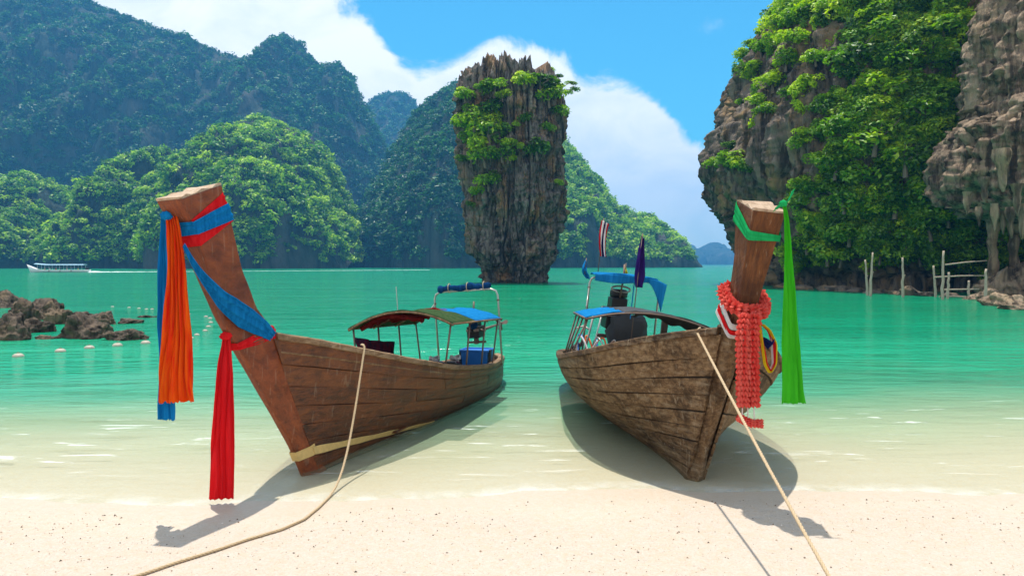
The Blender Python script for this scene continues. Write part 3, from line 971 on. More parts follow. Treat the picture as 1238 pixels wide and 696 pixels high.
for k, (x, y, w, h) in enumerate(RB):
    p = on_plane(x, y)
    sx = w / F_PX * p[1] * 0.55
    tag(boulder('waterline_rock', (p[0], p[1] + sx * 0.4, -0.1), (sx, sx * 0.8, h / F_PX * p[1] * 0.65), M_CLIFF, 140 + k, 0.2, 3), 'grey rock at the waterline under the overgrown cliff', 'rock', 'rocks along the foot of the overgrown cliff')
RB2 = [(1222, 370, 44, 22), (1198, 364, 30, 18), (1232, 352, 40, 34), (1210, 350, 34, 30), (1190, 356, 20, 12), (1180, 362, 22, 9), (1236, 374, 40, 12)]
for k, (x, y, w, h) in enumerate(RB2):
    p = on_plane(x, max(y, 360))
    sx = w / F_PX * p[1] * 0.55
    tag(boulder('fallen_block', (p[0], p[1] + sx * 0.4, -0.1 + (0.5 if y < 358 else 0)), (sx, sx * 0.8, h / F_PX * p[1] * 0.65), M_CAVE, 160 + k, 0.15, 4, 0.5), 'pale rubble block below the overhanging crag', 'rock', 'rubble below the overhanging crag')


# ------------------------------------------------------------------ trees and shrubs on the cliffs
NEAR_CLUMPS = [leaf_clump('near_crown_%d' % k, 620, 0.105, M_LEAF, 9, 0.72, 80 + k, 0.66, 0.42) for k in range(6)]


def tree_mesh(seed, lean):
    """trunk and limbs for a crown of radius 1 standing on the origin"""
    g = np.random.default_rng(seed)
    mb = MB()
    top = np.array([lean, 0.05, 0.62])
    pth = [np.array([0, 0, -0.35]), np.array([lean * 0.25, 0.03, 0.05]), np.array([lean * 0.6, 0, 0.35]), top]
    mb.tube(pth, [0.075, 0.06, 0.045, 0.02], 7)
    for _ in range(6):
        b = pth[1] + (pth[2] - pth[1]) * g.uniform(0, 1.3)
        e = b + np.array([g.uniform(-0.6, 0.6), g.uniform(-0.6, 0.6), g.uniform(0.15, 0.55)])
        mb.tube([b, (b + e) / 2 + g.normal(0, 0.04, 3), e], [0.035, 0.024, 0.008], 5)
    return mb


TREE_KINDS = []
for k in range(6):
    mb = tree_mesh(k, (-0.25, 0.2, 0.1, -0.15, 0.3, 0.0)[k])
    me = bpy.data.meshes.new('shrub_trunk')
    me.from_pydata(mb.v, [], mb.f)
    me.materials.append(M_BARK)
    TREE_KINDS.append((me, NEAR_CLUMPS[k]))
_tree_i = [0]


def plant(name, loc, r, label, cat, group, seed=None, squash=1.0, crown_up=0.35):
    k = _tree_i[0] % 6
    _tree_i[0] += 1
    e = empty(name, loc, label, cat, group)
    e.scale = (r, r, r * squash)
    e.rotation_euler = (0, 0, random.uniform(0, 6.28))
    tr = bpy.data.objects.new('trunk', TREE_KINDS[k][0])
    cr = bpy.data.objects.new('crown', TREE_KINDS[k][1])
    for o in (tr, cr):
        COL.objects.link(o)
        o.parent = e
    cr.location = (0, 0, crown_up)
    return e


def on_rock(P, px, py, push=0.0):
    """the nearest visible point of a rock grid under a pixel"""
    X, Y = proj(P)
    d = (X - px) ** 2 + (Y - py) ** 2
    cand = d < max(d.min() * 1.5, 9.0)
    yy = np.where(cand, P[..., 1], 1e9)
    i = np.unravel_index(np.argmin(yy), yy.shape)
    p = P[i].copy()
    p[1] -= push
    return p


PS = [('green_shrub', 'small bright green shrub rooted on the left face of the rock pillar', [(576, 144, 1.5), (596, 130, 1.3), (592, 158, 1.9), (606, 186, 1.1), (586, 190, 1.3), (566, 166, 1.2), (580, 172, 1.4), (604, 150, 1.2), (570, 150, 1.0), (558, 190, .7), (568, 247, .5), (612, 170, .8), (600, 142, 1.0), (586, 152, 1.3), (566, 130, .7), (620, 190, .6)]),
      ('ledge_shrub', 'yellow-green shrub on the lower ledge of the rock pillar', [(590, 219, 1.1), (577, 227, .8), (600, 212, .8)]),
      ('crest_shrub', 'small shrub on the crest of the rock pillar', [(561, 110, 1.0), (600, 102, 1.3), (607, 112, .8), (578, 100, .5)]),
      ('side_shrub', 'shrub jutting out from the left edge of the rock pillar', [(549, 147, .8)]),
      ('hanging_shrub', 'small shrub on the right face of the rock pillar', [(650, 176, 1.3), (634, 141, .8), (630, 173, .6), (676, 216, .5), (660, 150, .7), (642, 184, .8), (622, 150, .5)])]
for nm, lab, spots in PS:
    for x, y, r in spots:
        p = on_rock(PIN, x, y + 4)
        plant(nm, (p[0], p[1] - 0.15 * r, p[2] - 0.3 * r), r * 1.55, lab, 'shrub', 'shrubs on the rock pillar', squash=1.0)
for x, y, r, lab in [(634, 90, 1.1, 'leafy tree beside the open-branched tree on the pillar top'), (654, 98, 1.7, 'largest tree on the right of the pillar top'), (664, 116, 1.4, 'tree below the largest tree on the pillar top'), (672, 134, 1.1, 'drooping tree on the right shoulder of the pillar')]:
    p = on_rock(PIN, x, y + 8)
    plant('pillar_tree', (p[0], p[1], p[2] - 0.1), r * 1.6, lab, 'tree', 'trees on top of the rock pillar')
# the thin tree that leans out from the pillar top
e = empty('leaning_tree', at(668, 118, 88), 'thin open-branched tree leaning out over the right edge of the pillar', 'tree', 'trees on top of the rock pillar')
mb = MB()
org = at(668, 118, 88)
tips = [at(x, y, 88 + dy) - org for x, y, dy in ((664, 84, 0), (676, 92, .6), (690, 100, -.4), (694, 108, .2), (684, 112, .8), (652, 88, -.5), (678, 104, -.8))]
mb.tube([(-0.5, 0, -1.0), (0.1, 0, 0.2), (0.45, 0, 1.2), (0.5, 0, 2.2)], [0.16, 0.13, 0.1, 0.05], 7)
for tp in tips:
    mb.tube([(0.25, 0, 0.8), (tp[0] * 0.55 + 0.1, tp[1] * 0.5, tp[2] * 0.55 + 0.35), tp], [0.07, 0.05, 0.02], 5)
mb.build('trunk', M_BARK, e)
for k, tp in enumerate(tips):
    c = bpy.data.objects.new('leaf_spray', NEAR_CLUMPS[k % 6])
    COL.objects.link(c)
    c.parent = e
    c.location = tp
    c.scale = (0.95, 0.8, 0.55)
    c.rotation_euler = (0, 0, k * 1.7)

# shrubs and trees of the right-hand cliff
p = at(872, 186, 76)
CT = [('cliff_tree', 'bright tree bulging from the left nose of the overgrown cliff', [(878, 186, 2.1)]),
      ('cliff_shrub', 'shrub beside the bulging tree on the nose of the overgrown cliff', [(858, 190, 1.1), (892, 188, 1.3), (880, 168, 1.0), (900, 196, .9)]),
      ('brow_shrub', 'shrub on the bare brow of the overgrown cliff', [(905, 78, 1.5), (920, 52, 1.6), (930, 92, 1.7), (945, 64, 1.6), (912, 112, 1.3), (958, 40, 1.7), (940, 24, 1.8), (965, 12, 1.8), (925, 128, 1.1), (985, 60, 1.3), (975, 92, 1.2), (900, 40, .9), (955, 104, 1.2), (893, 118, .7)]),
      ('shore_tree', 'yellow-green tree overhanging the water at the foot of the overgrown cliff', [(972, 282, 1.8), (996, 296, 1.9), (1020, 270, 1.9), (985, 262, 1.6), (1010, 300, 1.5), (1060, 300, 1.2), (1110, 300, 1.4), (1138, 320, 1.1), (1160, 302, 1.3), (1168, 318, .9)]),
      ('face_tree', 'tree standing out from the green face of the overgrown cliff', [(1032, 60, 2.2), (1060, 100, 2.2), (1020, 140, 2.1), (1050, 160, 2.3), (1090, 180, 2.3), (1040, 210, 2.2), (1075, 230, 2.3), (1110, 130, 2.2), (1120, 220, 2.1), (1095, 60, 2.2), (1130, 30, 2.1),
                                                                                                       (1150, 100, 1.9), (1120, 260, 1.9), (1005, 190, 1.8), (1015, 230, 1.8), (1140, 250, 1.7), (1060, 30, 2.1), (1155, 60, 1.8), (1160, 20, 1.8), (1090, 280, 1.6)])]
for nm, lab, spots in CT:
    for x, y, r in spots:
        p = on_rock(CLF, x, y + 6)
        plant(nm, (p[0], p[1] - 0.35 * r, p[2] - 0.45 * r), r * 1.12, lab, 'tree' if 'tree' in nm else 'shrub', nm.replace('_', ' ') + 's of the overgrown cliff', squash=0.9)


def veg_prob(p, n):
    x, y = proj(p)
    nz = fbm(p / 3.2, 3)
    edge = 1035 - 0.32 * y + 26 * nz
    a = np.clip((x - edge) / 22, 0, 1)
    a = np.maximum(a, np.clip((y < 25 + 20 * nz) * 1.0, 0, 1) * 0.8)
    a = np.maximum(a, (x > 885) * (y < 150) * np.clip(fbm(p / 2.6 + 3, 2) - 0.30, 0, 1) * 1.0)
    a *= (p[:, 2] > 2.6 + 1.2 * nz) * np.clip(1.0 + 1.2 * fbm(p / 1.8 + 9, 2), 0.15, 1)
    return a * (x > 850) * (x < 1300)


p, n = surf_points(np.concatenate([CLF, CLF[:1]], 0), 15000, 17, veg_prob, 0.45)
keep = (n * (CAMP - p)).sum(1) > 0
keep &= p[:, 1] < 80
tag(scatter('cliff_undergrowth', p[keep], np.random.default_rng(6).uniform(0.7, 1.75, keep.sum()), NEAR_CLUMPS, seed=9, tilt=0.4), 'mass of green creepers and bushes covering the right-hand cliff', 'undergrowth', kind='stuff')


# ------------------------------------------------------------------ boats: shared geometry
def smooth_fn(xs, ys, sig=0.25):
    x = np.linspace(xs[0] - 1.5, xs[-1] + 1.5, 900)
    y = np.interp(x, xs, ys)
    y = np.where(x < xs[0], ys[0] + (x - xs[0]) * (ys[1] - ys[0]) / (xs[1] - xs[0]), y)
    y = np.where(x > xs[-1], ys[-1] + (x - xs[-1]) * (ys[-1] - ys[-2]) / (xs[-1] - xs[-2]), y)
    k = np.exp(-0.5 * ((np.arange(-150, 151) * (x[1] - x[0])) / sig) ** 2)
    k /= k.sum()
    yp = np.convolve(np.pad(y, 150, mode='edge'), k, mode='valid')
    return lambda q: np.interp(q, x, yp)


def knot(name, loc, r, mat, parent, seed=0, stretch=(1, 1, 1), square=1.0):
    bm = bmesh.new()
    bmesh.ops.create_icosphere(bm, subdivisions=3, radius=1)
    for v in bm.verts:
        c = np.array(v.co[:])
        c = np.sign(c) * np.abs(c) ** square
        v.co = c * (1 + 0.18 * perlin(c * 2.6 + seed) + 0.10 * math.sin(c[0] * 9 + c[2] * 6 + seed)) * r * np.array(stretch)
    me = bpy.data.meshes.new(name)
    bm.to_mesh(me)
    bm.free()
    me.materials.append(mat)
    me.polygons.foreach_set('use_smooth', [True] * len(me.polygons))
    o = bpy.data.objects.new(name, me)
    COL.objects.link(o)
    o.parent = parent
    o.location = loc
    return o


class Boat:
    def __init__(self, foot, z0, a, heel, hb, zg, sr, se, tw, pmid, stem, planks, name, label):
        self.a, self.h = R(a), R(heel)
        S = Vector((math.sin(self.a), math.cos(self.a), 0))
        T0 = Vector((math.cos(self.a), -math.sin(self.a), 0))
        Z = Vector((0, 0, 1))
        T = T0 * math.cos(self.h) - Z * math.sin(self.h)
        U = Z * math.cos(self.h) + T0 * math.sin(self.h)
        M = Matrix((T, S, U)).transposed()
        self.M = M.to_4x4()
        p = on_plane(*foot)
        self.M.translation = (p[0], p[1], z0)
        self.hbf = smooth_fn(*hb, 0.22)
        self.zgf = smooth_fn(*zg, 0.3)
        self.sr, self.se, self.tw, self.pmid, self.stem = sr, se, tw, pmid, stem
        self.root = empty(name, (0, 0, 0), label, 'boat', 'longtail boats drawn up on the beach')
        self.root.matrix_world = self.M
        self.ns = planks

    def w(self, t, s, z):
        return np.array((self.M @ Vector((t, s, z)))[:])

    def loc(self, px, py, t):
        """pixel -> local point on the plane at lateral offset t"""
        inv = self.M.inverted()
        o = inv @ Vector(CAMP)
        d = inv.to_3x3() @ Vector(ray(px, py))
        k = (t - o[0]) / d[0]
        return np.array((o + d * k)[:])

    def zk(self, s):
        return -0.035 * np.clip(s, 0, 9) - 0.06 * np.clip((s - 0.6) / 2.0, 0, 1)

    def hull(self, u, v, side=1, off=0.0):
        u, v = np.broadcast_arrays(np.asarray(u, float), np.asarray(v, float))

        def base(u, v):
            sr = self.sr[0] + (self.sr[1] - self.sr[0]) * v
            se = self.se[0] + (self.se[1] - self.se[0]) * v
            s = sr + (se - sr) * u
            seff = s - (sr - self.sr[0]) * (1 - u)
            p = 1.05 + (self.pmid - 1.05) * np.clip(u / 0.42, 0, 1) ** 0.8
            u = np.asarray(u)
            hb = self.hbf(seff)
            t = self.tw + (hb - self.tw) * (1 - np.clip(v, 0, 1) ** p)
            zg = self.zgf(s)
            z = zg + (self.zk(s) - zg) * v
            return np.stack([t, s, z], -1)
        P = base(u, v)
        if off:
            e = 1e-3
            du = base(u + e, v) - base(u - e, v)
            dv = base(u, np.clip(v + e, 0, 1)) - base(u, np.clip(v - e, 0, 1))
            n = np.cross(du, dv)
            n /= np.linalg.norm(n, axis=-1)[..., None] + 1e-9
            n *= np.where(n[..., 0:1] < 0, -1, 1)
            P = P + n * off
        P[..., 0] *= side
        return P

    def stem_at(self, k):
        st = self.stem
        i = int(min(max(k, 0), len(st) - 1.0001))
        q = k - i
        a, b = st[i], st[min(i + 1, len(st) - 1)]
        f = lambda j: tuple(x * (1 - q) + y * q for x, y in zip(a[j], b[j]))
        return f(0), f(1), f(2)


def stem_wedge(k, q):
    """how the stem thickens from its leading edge (q = 0) to its back (q = 1): a wedge below, square above"""
    lim = 0.5 if k < 4.2 else 0.5 + 0.5 * min(1, (k - 4.2) / 1.5)
    return min(1.0, q / lim)


def build_hull(B, m_plank, m_stem, m_rail, m_end, seed, gap=0.006, rub=False, cut=None):
    g = np.random.default_rng(seed)
    root = B.root
    # inner skin
    us, vs = np.linspace(0.0, 1, 60), np.linspace(0.0, 1, 18)
    for side in (1, -1):
        U, V = np.meshgrid(us, vs, indexing='ij')
        Po, Pi = B.hull(U, V, side, 0.001), B.hull(U, V, side, -0.035)
        n = len(us) * len(vs)
        F1 = grid_faces(len(us), len(vs))
        mb = MB()
        mb.add(Po.reshape(-1, 3), F1.tolist())
        mb.add(Pi.reshape(-1, 3), F1[:, ::-1].tolist())
        mb.build('inner_skin', M_DARKWOOD, root, True, fix=False)
    # planks
    ve = np.linspace(0, 1, B.ns + 1) ** 0.92
    for side in (1, -1):
        for r in range(B.ns):
            cuts = [0.0] + sorted((g.uniform(0.28, 0.45) + (0.12 if r % 2 else 0), g.uniform(0.62, 0.80))) + [1.0]
            if r == 0:
                cuts = [0.0, 0.55, 1.0]
            for a, b in zip(cuts[:-1], cuts[1:]):
                off = g.uniform(0.0, 0.004) + (0.012 if r == 0 else 0)
                uu = np.linspace(a + (0.0012 if a else -0.004), b - (0.0012 if b < 1 else 0), max(6, int((b - a) * 34)))
                hgt = 1.2
                v0, v1 = ve[r] + gap / hgt * (r > 0), ve[r + 1] - gap / hgt
                wob0 = 0.003 * np.sin(uu * 21 + r * 3 + seed)
                rows = []
                prof = [(v0 + 0.001, -0.004), (v0, 0.019), (v0 + 0.003, 0.024), ((v0 + v1) / 2, 0.026), (v1 - 0.003, 0.024), (v1, 0.019), (v1 - 0.001, -0.004)]
                for vv, o in prof:
                    rows.append(B.hull(uu, np.clip(vv + wob0, 0, 1), side, o + off))
                Pg = np.stack(rows, 1)
                mb = MB()
                mb.add(Pg.reshape(-1, 3), grid_faces(len(uu), len(prof)).tolist() + [tuple(range(len(prof)))] + [tuple(range((len(uu) - 1) * len(prof), len(uu) * len(prof)))])
                mb.build('plank', m_plank, root, False)
    # stem timber
    ks = np.linspace(0, len(B.stem) - 1, 40)
    mb = MB()
    rings = []
    nseg = 8
    for k in ks:
        fr, bk, (hf, hb_) = B.stem_at(k)
        ring = []
        for i in range(nseg + 1):
            q = i / nseg
            ring.append((hf + (hb_ - hf) * stem_wedge(k, q), fr[0] + (bk[0] - fr[0]) * q, fr[1] + (bk[1] - fr[1]) * q))
        full = ring + [(-x, y, z) for x, y, z in reversed(ring)]
        rings.append(np.array(full))
    rings = np.array(rings)
    nz = fbm(rings * 2.2 + seed, 3)[..., None] * 0.012 + fbm(rings * np.array([9, 9, 2.0]) + seed, 2)[..., None] * 0.005
    rings[..., 0:1] += nz * np.sign(rings[..., 0:1])
    rings[:, [0, -1], 1:2] += nz[:, [0, -1]] * 0.9
    nr = rings.shape[1]
    if cut is not None:                                   # the lower part is a separate weathered cutwater
        nc = int(cut / (len(B.stem) - 1) * (len(ks) - 1))
        low = rings[:nc + 1].copy()
        low[..., 0] *= 1.10
        fc = [(i * nr + j, i * nr + (j + 1) % nr, (i + 1) * nr + (j + 1) % nr, (i + 1) * nr + j) for i in range(nc) for j in range(nr)] + [tuple(range(nr)), tuple(range(nc * nr, nc * nr + nr))]
        MB().add(low.reshape(-1, 3), fc).build('cutwater', m_plank, root, False, bevel=0.012)
        ks, rings = ks[nc:], rings[nc:]
    fs = []
    for i in range(len(ks) - 1):
        for j in range(nr):
            j2 = (j + 1) % nr
            fs.append((i * nr + j, i * nr + j2, (i + 1) * nr + j2, (i + 1) * nr + j))
    fs.append(tuple(range(nr)))
    fs.append(tuple(range((len(ks) - 1) * nr, len(ks) * nr)))
    mb.add(rings.reshape(-1, 3), fs)
    st = mb.build('stem_post', m_stem, root, False, bevel=0.012)
    # sawn end grain
    top = rings[-1]
    axis = rings[-1].mean(0) - rings[-3].mean(0)
    axis /= np.linalg.norm(axis)
    cen = top.mean(0)
    inner = cen + (top - cen) * 0.985
    mb = MB()
    n = len(top)
    lift = 0.016 + 0.012 * np.sin(np.arange(n) * 1.9)[:, None]
    mb.add(np.vstack([inner, inner + axis * lift, [cen + axis * 0.02]]), [(j, (j + 1) % n, n + (j + 1) % n, n + j) for j in range(n)] + [(n + j, n + (j + 1) % n, 2 * n) for j in range(n)])
    mb.build('sawn_end', m_end, st)
    # gunwale rails and keel
    for side in (1, -1):
        uu = np.linspace(0.0, 1, 70)
        Pt = B.hull(uu, 0.0 * uu, side)
        nrm = np.gradient(Pt, axis=0)
        lat = np.stack([nrm[:, 1], -nrm[:, 0], 0 * nrm[:, 0]], -1) * side
        lat /= np.linalg.norm(lat, axis=1)[:, None]
        mb = MB()
        sec = [(-0.055, 0.0), (-0.055, 0.045), (-0.03, 0.055), (0.045, 0.055), (0.062, 0.04), (0.062, -0.012), (0.04, -0.02)]
        Pg = np.stack([Pt + lat * a + np.array([0, 0, b]) + fbm(Pt * 4 + 5 * a, 2)[:, None] * 0.004 for a, b in sec], 1)
        m = len(sec)
        fc = [(i * m + j, i * m + (j + 1) % m, (i + 1) * m + (j + 1) % m, (i + 1) * m + j) for i in range(len(uu) - 1) for j in range(m)]
        fc += [tuple(range(m)), tuple(range((len(uu) - 1) * m, len(uu) * m))]
        mb.add(Pg.reshape(-1, 3), fc)
        mb.build('gunwale', m_rail, root, False)
        if rub:
            vv = 0.0 * uu + 0.085
            P0 = B.hull(uu, vv, side, 0.03)
            mb = MB()
            mb.tube(P0, 0.016, 6)
            mb.build('rubbing_strake', m_rail, root, True)
    uu = np.linspace(0, 1, 40)
    P0 = B.hull(uu, 0 * uu + 1.0, 1)
    P0[:, 0] = 0
    mb = MB()
    Pg = np.stack([P0 + np.array(o) for o in ((-B.tw - 0.02, 0, 0.02), (B.tw + 0.02, 0, 0.02), (B.tw * 0.5, 0, -0.07), (-B.tw * 0.5, 0, -0.07))], 1)
    fc = [(i * 4 + j, i * 4 + (j + 1) % 4, (i + 1) * 4 + (j + 1) % 4, (i + 1) * 4 + j) for i in range(39) for j in range(4)] + [(0, 1, 2, 3), (156, 157, 158, 159)]
    mb.add(Pg.reshape(-1, 3), fc)
    mb.build('keel', m_plank, root)
    # transom
    vv = np.linspace(0, 1, 12)
    A = B.hull(0 * vv + 0.998, vv, 1)
    C = B.hull(0 * vv + 0.998, vv, -1)
    mb = MB()
    pts = np.vstack([A, C[::-1]])
    n = len(pts)
    mb.add(np.vstack([pts, pts + np.array([0, -0.05, 0])]), [tuple(range(n)), tuple(range(n, 2 * n))] + [(j, (j + 1) % n, n + (j + 1) % n, n + j) for j in range(n)])
    mb.build('transom', m_plank, root)
    # foredeck boards, thwarts and bottom boards
    for k, s in enumerate(np.arange(B.sr[0] + 0.28, 1.5, 0.165)):
        hw = float(B.hbf(s)) - 0.06
        z = float(B.zgf(s)) - 0.10
        MB().box((0, s, z), (2 * hw, 0.155, 0.025)).build('deck_board', m_plank, root, bevel=0.004)
    for s in (2.3, 3.2, 4.1, 5.0):
        hw = float(B.hbf(s)) - 0.05
        MB().box((0, s, float(B.zgf(s)) - 0.25), (2 * hw, 0.26, 0.035)).build('thwart', m_plank, root, bevel=0.006)
    for k in range(5):
        MB().box(((k - 2) * 0.15, 3.9, 0.10), (0.135, 4.6, 0.025)).build('bottom_board', m_plank, root, bevel=0.004)


BLK = Boat((367, 570), -0.035, 15, -4,
           ([-0.5, 0, 0.5, 1, 2, 3.2, 4.2, 5, 5.8, 6.3, 6.6, 6.8], [0.09, 0.27, 0.41, 0.51, 0.63, 0.70, 0.69, 0.64, 0.54, 0.44, 0.33, 0.20]),
           ([-1.2, -0.5, 0, 0.7, 1.76, 3.0, 4.7, 6.0, 7.0], [1.68, 1.50, 1.38, 1.19, 0.94, 0.69, 0.49, 0.44, 0.44]),
           (-0.5, 0.18), (6.85, 6.35), 0.075, 3.6,
           [((0.02, -0.08), (0.34, -0.08), (0.025, 0.098)), ((-0.20, 0.34), (0.12, 0.40), (0.028, 0.100)), ((-0.45, 0.69), (-0.06, 0.75), (0.03, 0.102)), ((-0.75, 1.10), (-0.26, 1.15), (0.034, 0.102)),
            ((-1.02, 1.47), (-0.46, 1.53), (0.04, 0.102)), ((-1.20, 1.75), (-0.78, 1.83), (0.055, 0.10)), ((-1.40, 2.18), (-0.96, 2.22), (0.08, 0.105)), ((-1.57, 2.52), (-1.08, 2.62), (0.105, 0.115)), ((-1.74, 2.77), (-1.20, 2.94), (0.125, 0.13))],
           7, 'longtail_boat', 'red-brown varnished longtail boat with blue, orange and red sashes on its bow')
BRT = Boat((843, 580), -0.025, -1, 6,
           ([-0.62, -0.3, 0, 0.5, 1, 1.75, 3, 4, 5, 6, 6.4, 6.65], [0.13, 0.38, 0.60, 0.88, 1.07, 1.19, 1.20, 1.13, 1.06, 0.98, 0.82, 0.60]),
           ([-1.2, -0.6, 0, 1, 2, 3, 4, 5, 6, 7], [1.72, 1.58, 1.40, 1.09, 0.92, 0.77, 0.66, 0.57, 0.51, 0.48]),
           (-0.62, 0.12), (6.7, 6.2), 0.07, 2.1,
           [((0.02, -0.08), (0.22, -0.08), (0.015, 0.085)), ((-0.10, 0.33), (0.08, 0.38), (0.02, 0.092)), ((-0.40, 0.85), (-0.12, 0.90), (0.025, 0.098)), ((-0.63, 1.28), (-0.32, 1.30), (0.035, 0.105)),
            ((-0.80, 1.58), (-0.48, 1.62), (0.07, 0.12)), ((-0.90, 1.84), (-0.64, 1.88), (0.085, 0.115)), ((-1.02, 2.19), (-0.73, 2.26), (0.105, 0.125)), ((-1.17, 2.68), (-0.74, 2.80), (0.14, 0.155))],
           9, 'longtail_boat', 'weathered grey-brown longtail boat with green sash and coral garland on its bow')
build_hull(BLK, M_WOOD_L, M_STEM_L, M_RAIL_L, M_END, 3, 0.0008, rub=True)
build_hull(BRT, M_WOOD_R, M_STEM_R, M_WOOD_R, M_END, 8, 0.0045, cut=4.3)


# yellow painted band low on the brown boat's bow
def hull_at_z(B, s_u, z, side, off):
    lo, hi = 0.0, 1.0
    for _ in range(30):
        m = (lo + hi) / 2
        if B.hull(s_u, m, side)[2] > z:
            lo = m
        else:
            hi = m
    return B.hull(s_u, lo, side, off)


mb = MB()
us = np.linspace(0.0, 0.42, 40)
rows = []
for u in us:
    q = u / 0.42
    z0 = 0.25 - 0.22 * q
    hw = 0.045 * (1 - 0.75 * q) + 0.004 * math.sin(u * 60)
    rows += [hull_at_z(BLK, u, z0 + hw, 1, 0.031), hull_at_z(BLK, u, z0 + hw, 1, 0.040), hull_at_z(BLK, u, z0 - hw, 1, 0.040), hull_at_z(BLK, u, z0 - hw, 1, 0.031)]
mb.add(rows, [(i * 4 + j, i * 4 + (j + 1) % 4, i * 4 + 4 + (j + 1) % 4, i * 4 + 4 + j) for i in range(39) for j in range(4)] + [(0, 1, 2, 3), (156, 157, 158, 159)])
mb.build('painted_band', M_BAND, BLK.root)
# the band's end wrapped round the stem
mb = MB()
rg = []
qs = (1.0, 0.75, 0.5, 0.25, 0.0)
for k in (0.62, 0.86):
    fr, bk, (hf, hb_) = BLK.stem_at(k)
    row = [(hf + (hb_ - hf) * stem_wedge(k, q) + 0.012, fr[0] + (bk[0] - fr[0]) * q - (0.012 if q == 0 else 0), fr[1] + (bk[1] - fr[1]) * q) for q in qs]
    rg += row + [(-a, b, c) for a, b, c in reversed(row)]
mb.add(rg, [(j, j + 1, j + 11, j + 10) for j in range(9)])
o = mb.build('bow_strap', M_BAND, BLK.root)
o.modifiers.new('thick', 'SOLIDIFY').thickness = 0.008


# ------------------------------------------------------------------ canopies, frames, engines
def arch_pts(s, tl, tr, zf, rise, n=17):
    return [np.array([tl + (tr - tl) * q, s, zf + rise * (1 - (2 * q - 1) ** 2)]) for q in np.linspace(0, 1, n)]


def canopy(B, s0, s1, tl, tr, zf, rise, mats, seed, nrib=4, drop=0.0, sag=0.02):
    """barrel roof: cloth panels on bent ribs, posts to the gunwale"""
    root = B.root
    ss = np.linspace(s0, s1, 22)
    n = 25
    G = []
    for s in ss:
        q = (s - s0) / (s1 - s0)
        row = np.array(arch_pts(s, tl, tr, zf - drop * q, rise, n))
        row[:, 2] -= sag * abs(math.sin(q * math.pi * (nrib - 1))) * np.sin(np.linspace(0, math.pi, n))
        row[:, 2] += 0.012 * fbm(row * 5 + seed, 2)
        G.append(row)
    G = np.array(G)
    prev = 0
    first = None
    for (qa, qb, ta, tb, m, nm) in mats:
        i0, i1 = int(qa * 21), int(qb * 21) + 1
        j0, j1 = int(ta * (n - 1)), int(tb * (n - 1)) + 1
        sub = G[i0:i1, j0:j1]
        o = link_mesh(nm, sub.reshape(-1, 3), grid_faces(sub.shape[0], sub.shape[1]), m, root, True)
        so = o.modifiers.new('thick', 'SOLIDIFY')
        so.thickness = 0.012
        first = first or o
    for k in range(nrib):
        q = k / (nrib - 1)
        mb = MB()
        mb.tube([p + np.array([0, 0, -0.018]) for p in arch_pts(s0 + (s1 - s0) * q, tl, tr, zf - drop * q, rise)], 0.016, 6)
        mb.build('roof_rib', M_RAIL_L if B is BLK else M_RUST, first, True)
    for t in (tl, tr):
        MB().tube([(t, s0, zf), (t, s1, zf - drop)], 0.016, 6).build('eave_rail', M_RAIL_L if B is BLK else M_RUST, first, True)
    for q in (0.02, 0.36, 0.68, 0.98):
        for t in (tl + 0.05, tr - 0.05):
            s = s0 + (s1 - s0) * q
            side = 1 if t > 0 else -1
            bt = side * (float(B.hbf(s)) - 0.02)
            MB().tube([(bt, s, float(B.zgf(s)) - 0.15), (t, s, zf - drop * q + 0.02)], 0.014, 6).build('roof_post', M_RUST, root, True)
    return first


canopy(BLK, 2.6, 5.0, -0.72, 0.86, 1.36, 0.22, [(0, 1, 0, 0.5, M_GREENTARP, 'canopy'), (0, 0.45, 0.5, 1, M_GREENTARP, 'canopy'), (0.45, 1, 0.5, 1, M_BLUETARP, 'blue_canopy')], 4, drop=0.10)
canopy(BRT, 2.8, 4.3, -0.98, 0.88, 1.38, 0.17, [(0, 1, 0.30, 1, M_BLACKCLOTH, 'canopy'), (0, 1, 0, 0.30, M_BLUETARP, 'blue_canopy')], 9, drop=0.02)

G = []
for q in np.linspace(0.38, 1.0, 34):
    t = -0.98 + 1.86 * q
    zr = 1.38 + 0.17 * (1 - (2 * q - 1) ** 2) - 0.01
    ln = 0.03 + 0.09 * abs(math.sin(q * 6.5)) * (0.4 + 0.6 * q) + 0.02 * math.sin(q * 40)
    G.append([(t, 2.80 + 0.05 * math.sin(q * 25) * z + 0.25 * z, zr - ln * z) for z in np.linspace(0, 1, 7)])
G = np.array(G)
o = link_mesh('sagging_cloth', G.reshape(-1, 3), grid_faces(34, 7), M_BLACKCLOTH, BRT.root, True)
o.modifiers.new('thick', 'SOLIDIFY').thickness = 0.02
# rolled lining under the brown boat's roof
mb = MB()
for k in range(5):
    s = 2.75 + 0.28 * k
    mb.tube([np.array([t, s + 0.05 * math.sin(t * 9 + k), 1.36 + 0.22 * (1 - (t / 0.82) ** 2) - 0.085 - 0.03 * math.sin(t * 7 + k)]) for t in np.linspace(-0.62, 0.35, 14)], [0.035 + 0.014 * math.sin(3 * q + k) for q in range(14)], 8)
mb.build('rolled_lining', M_REDTARP, BLK.root, True)


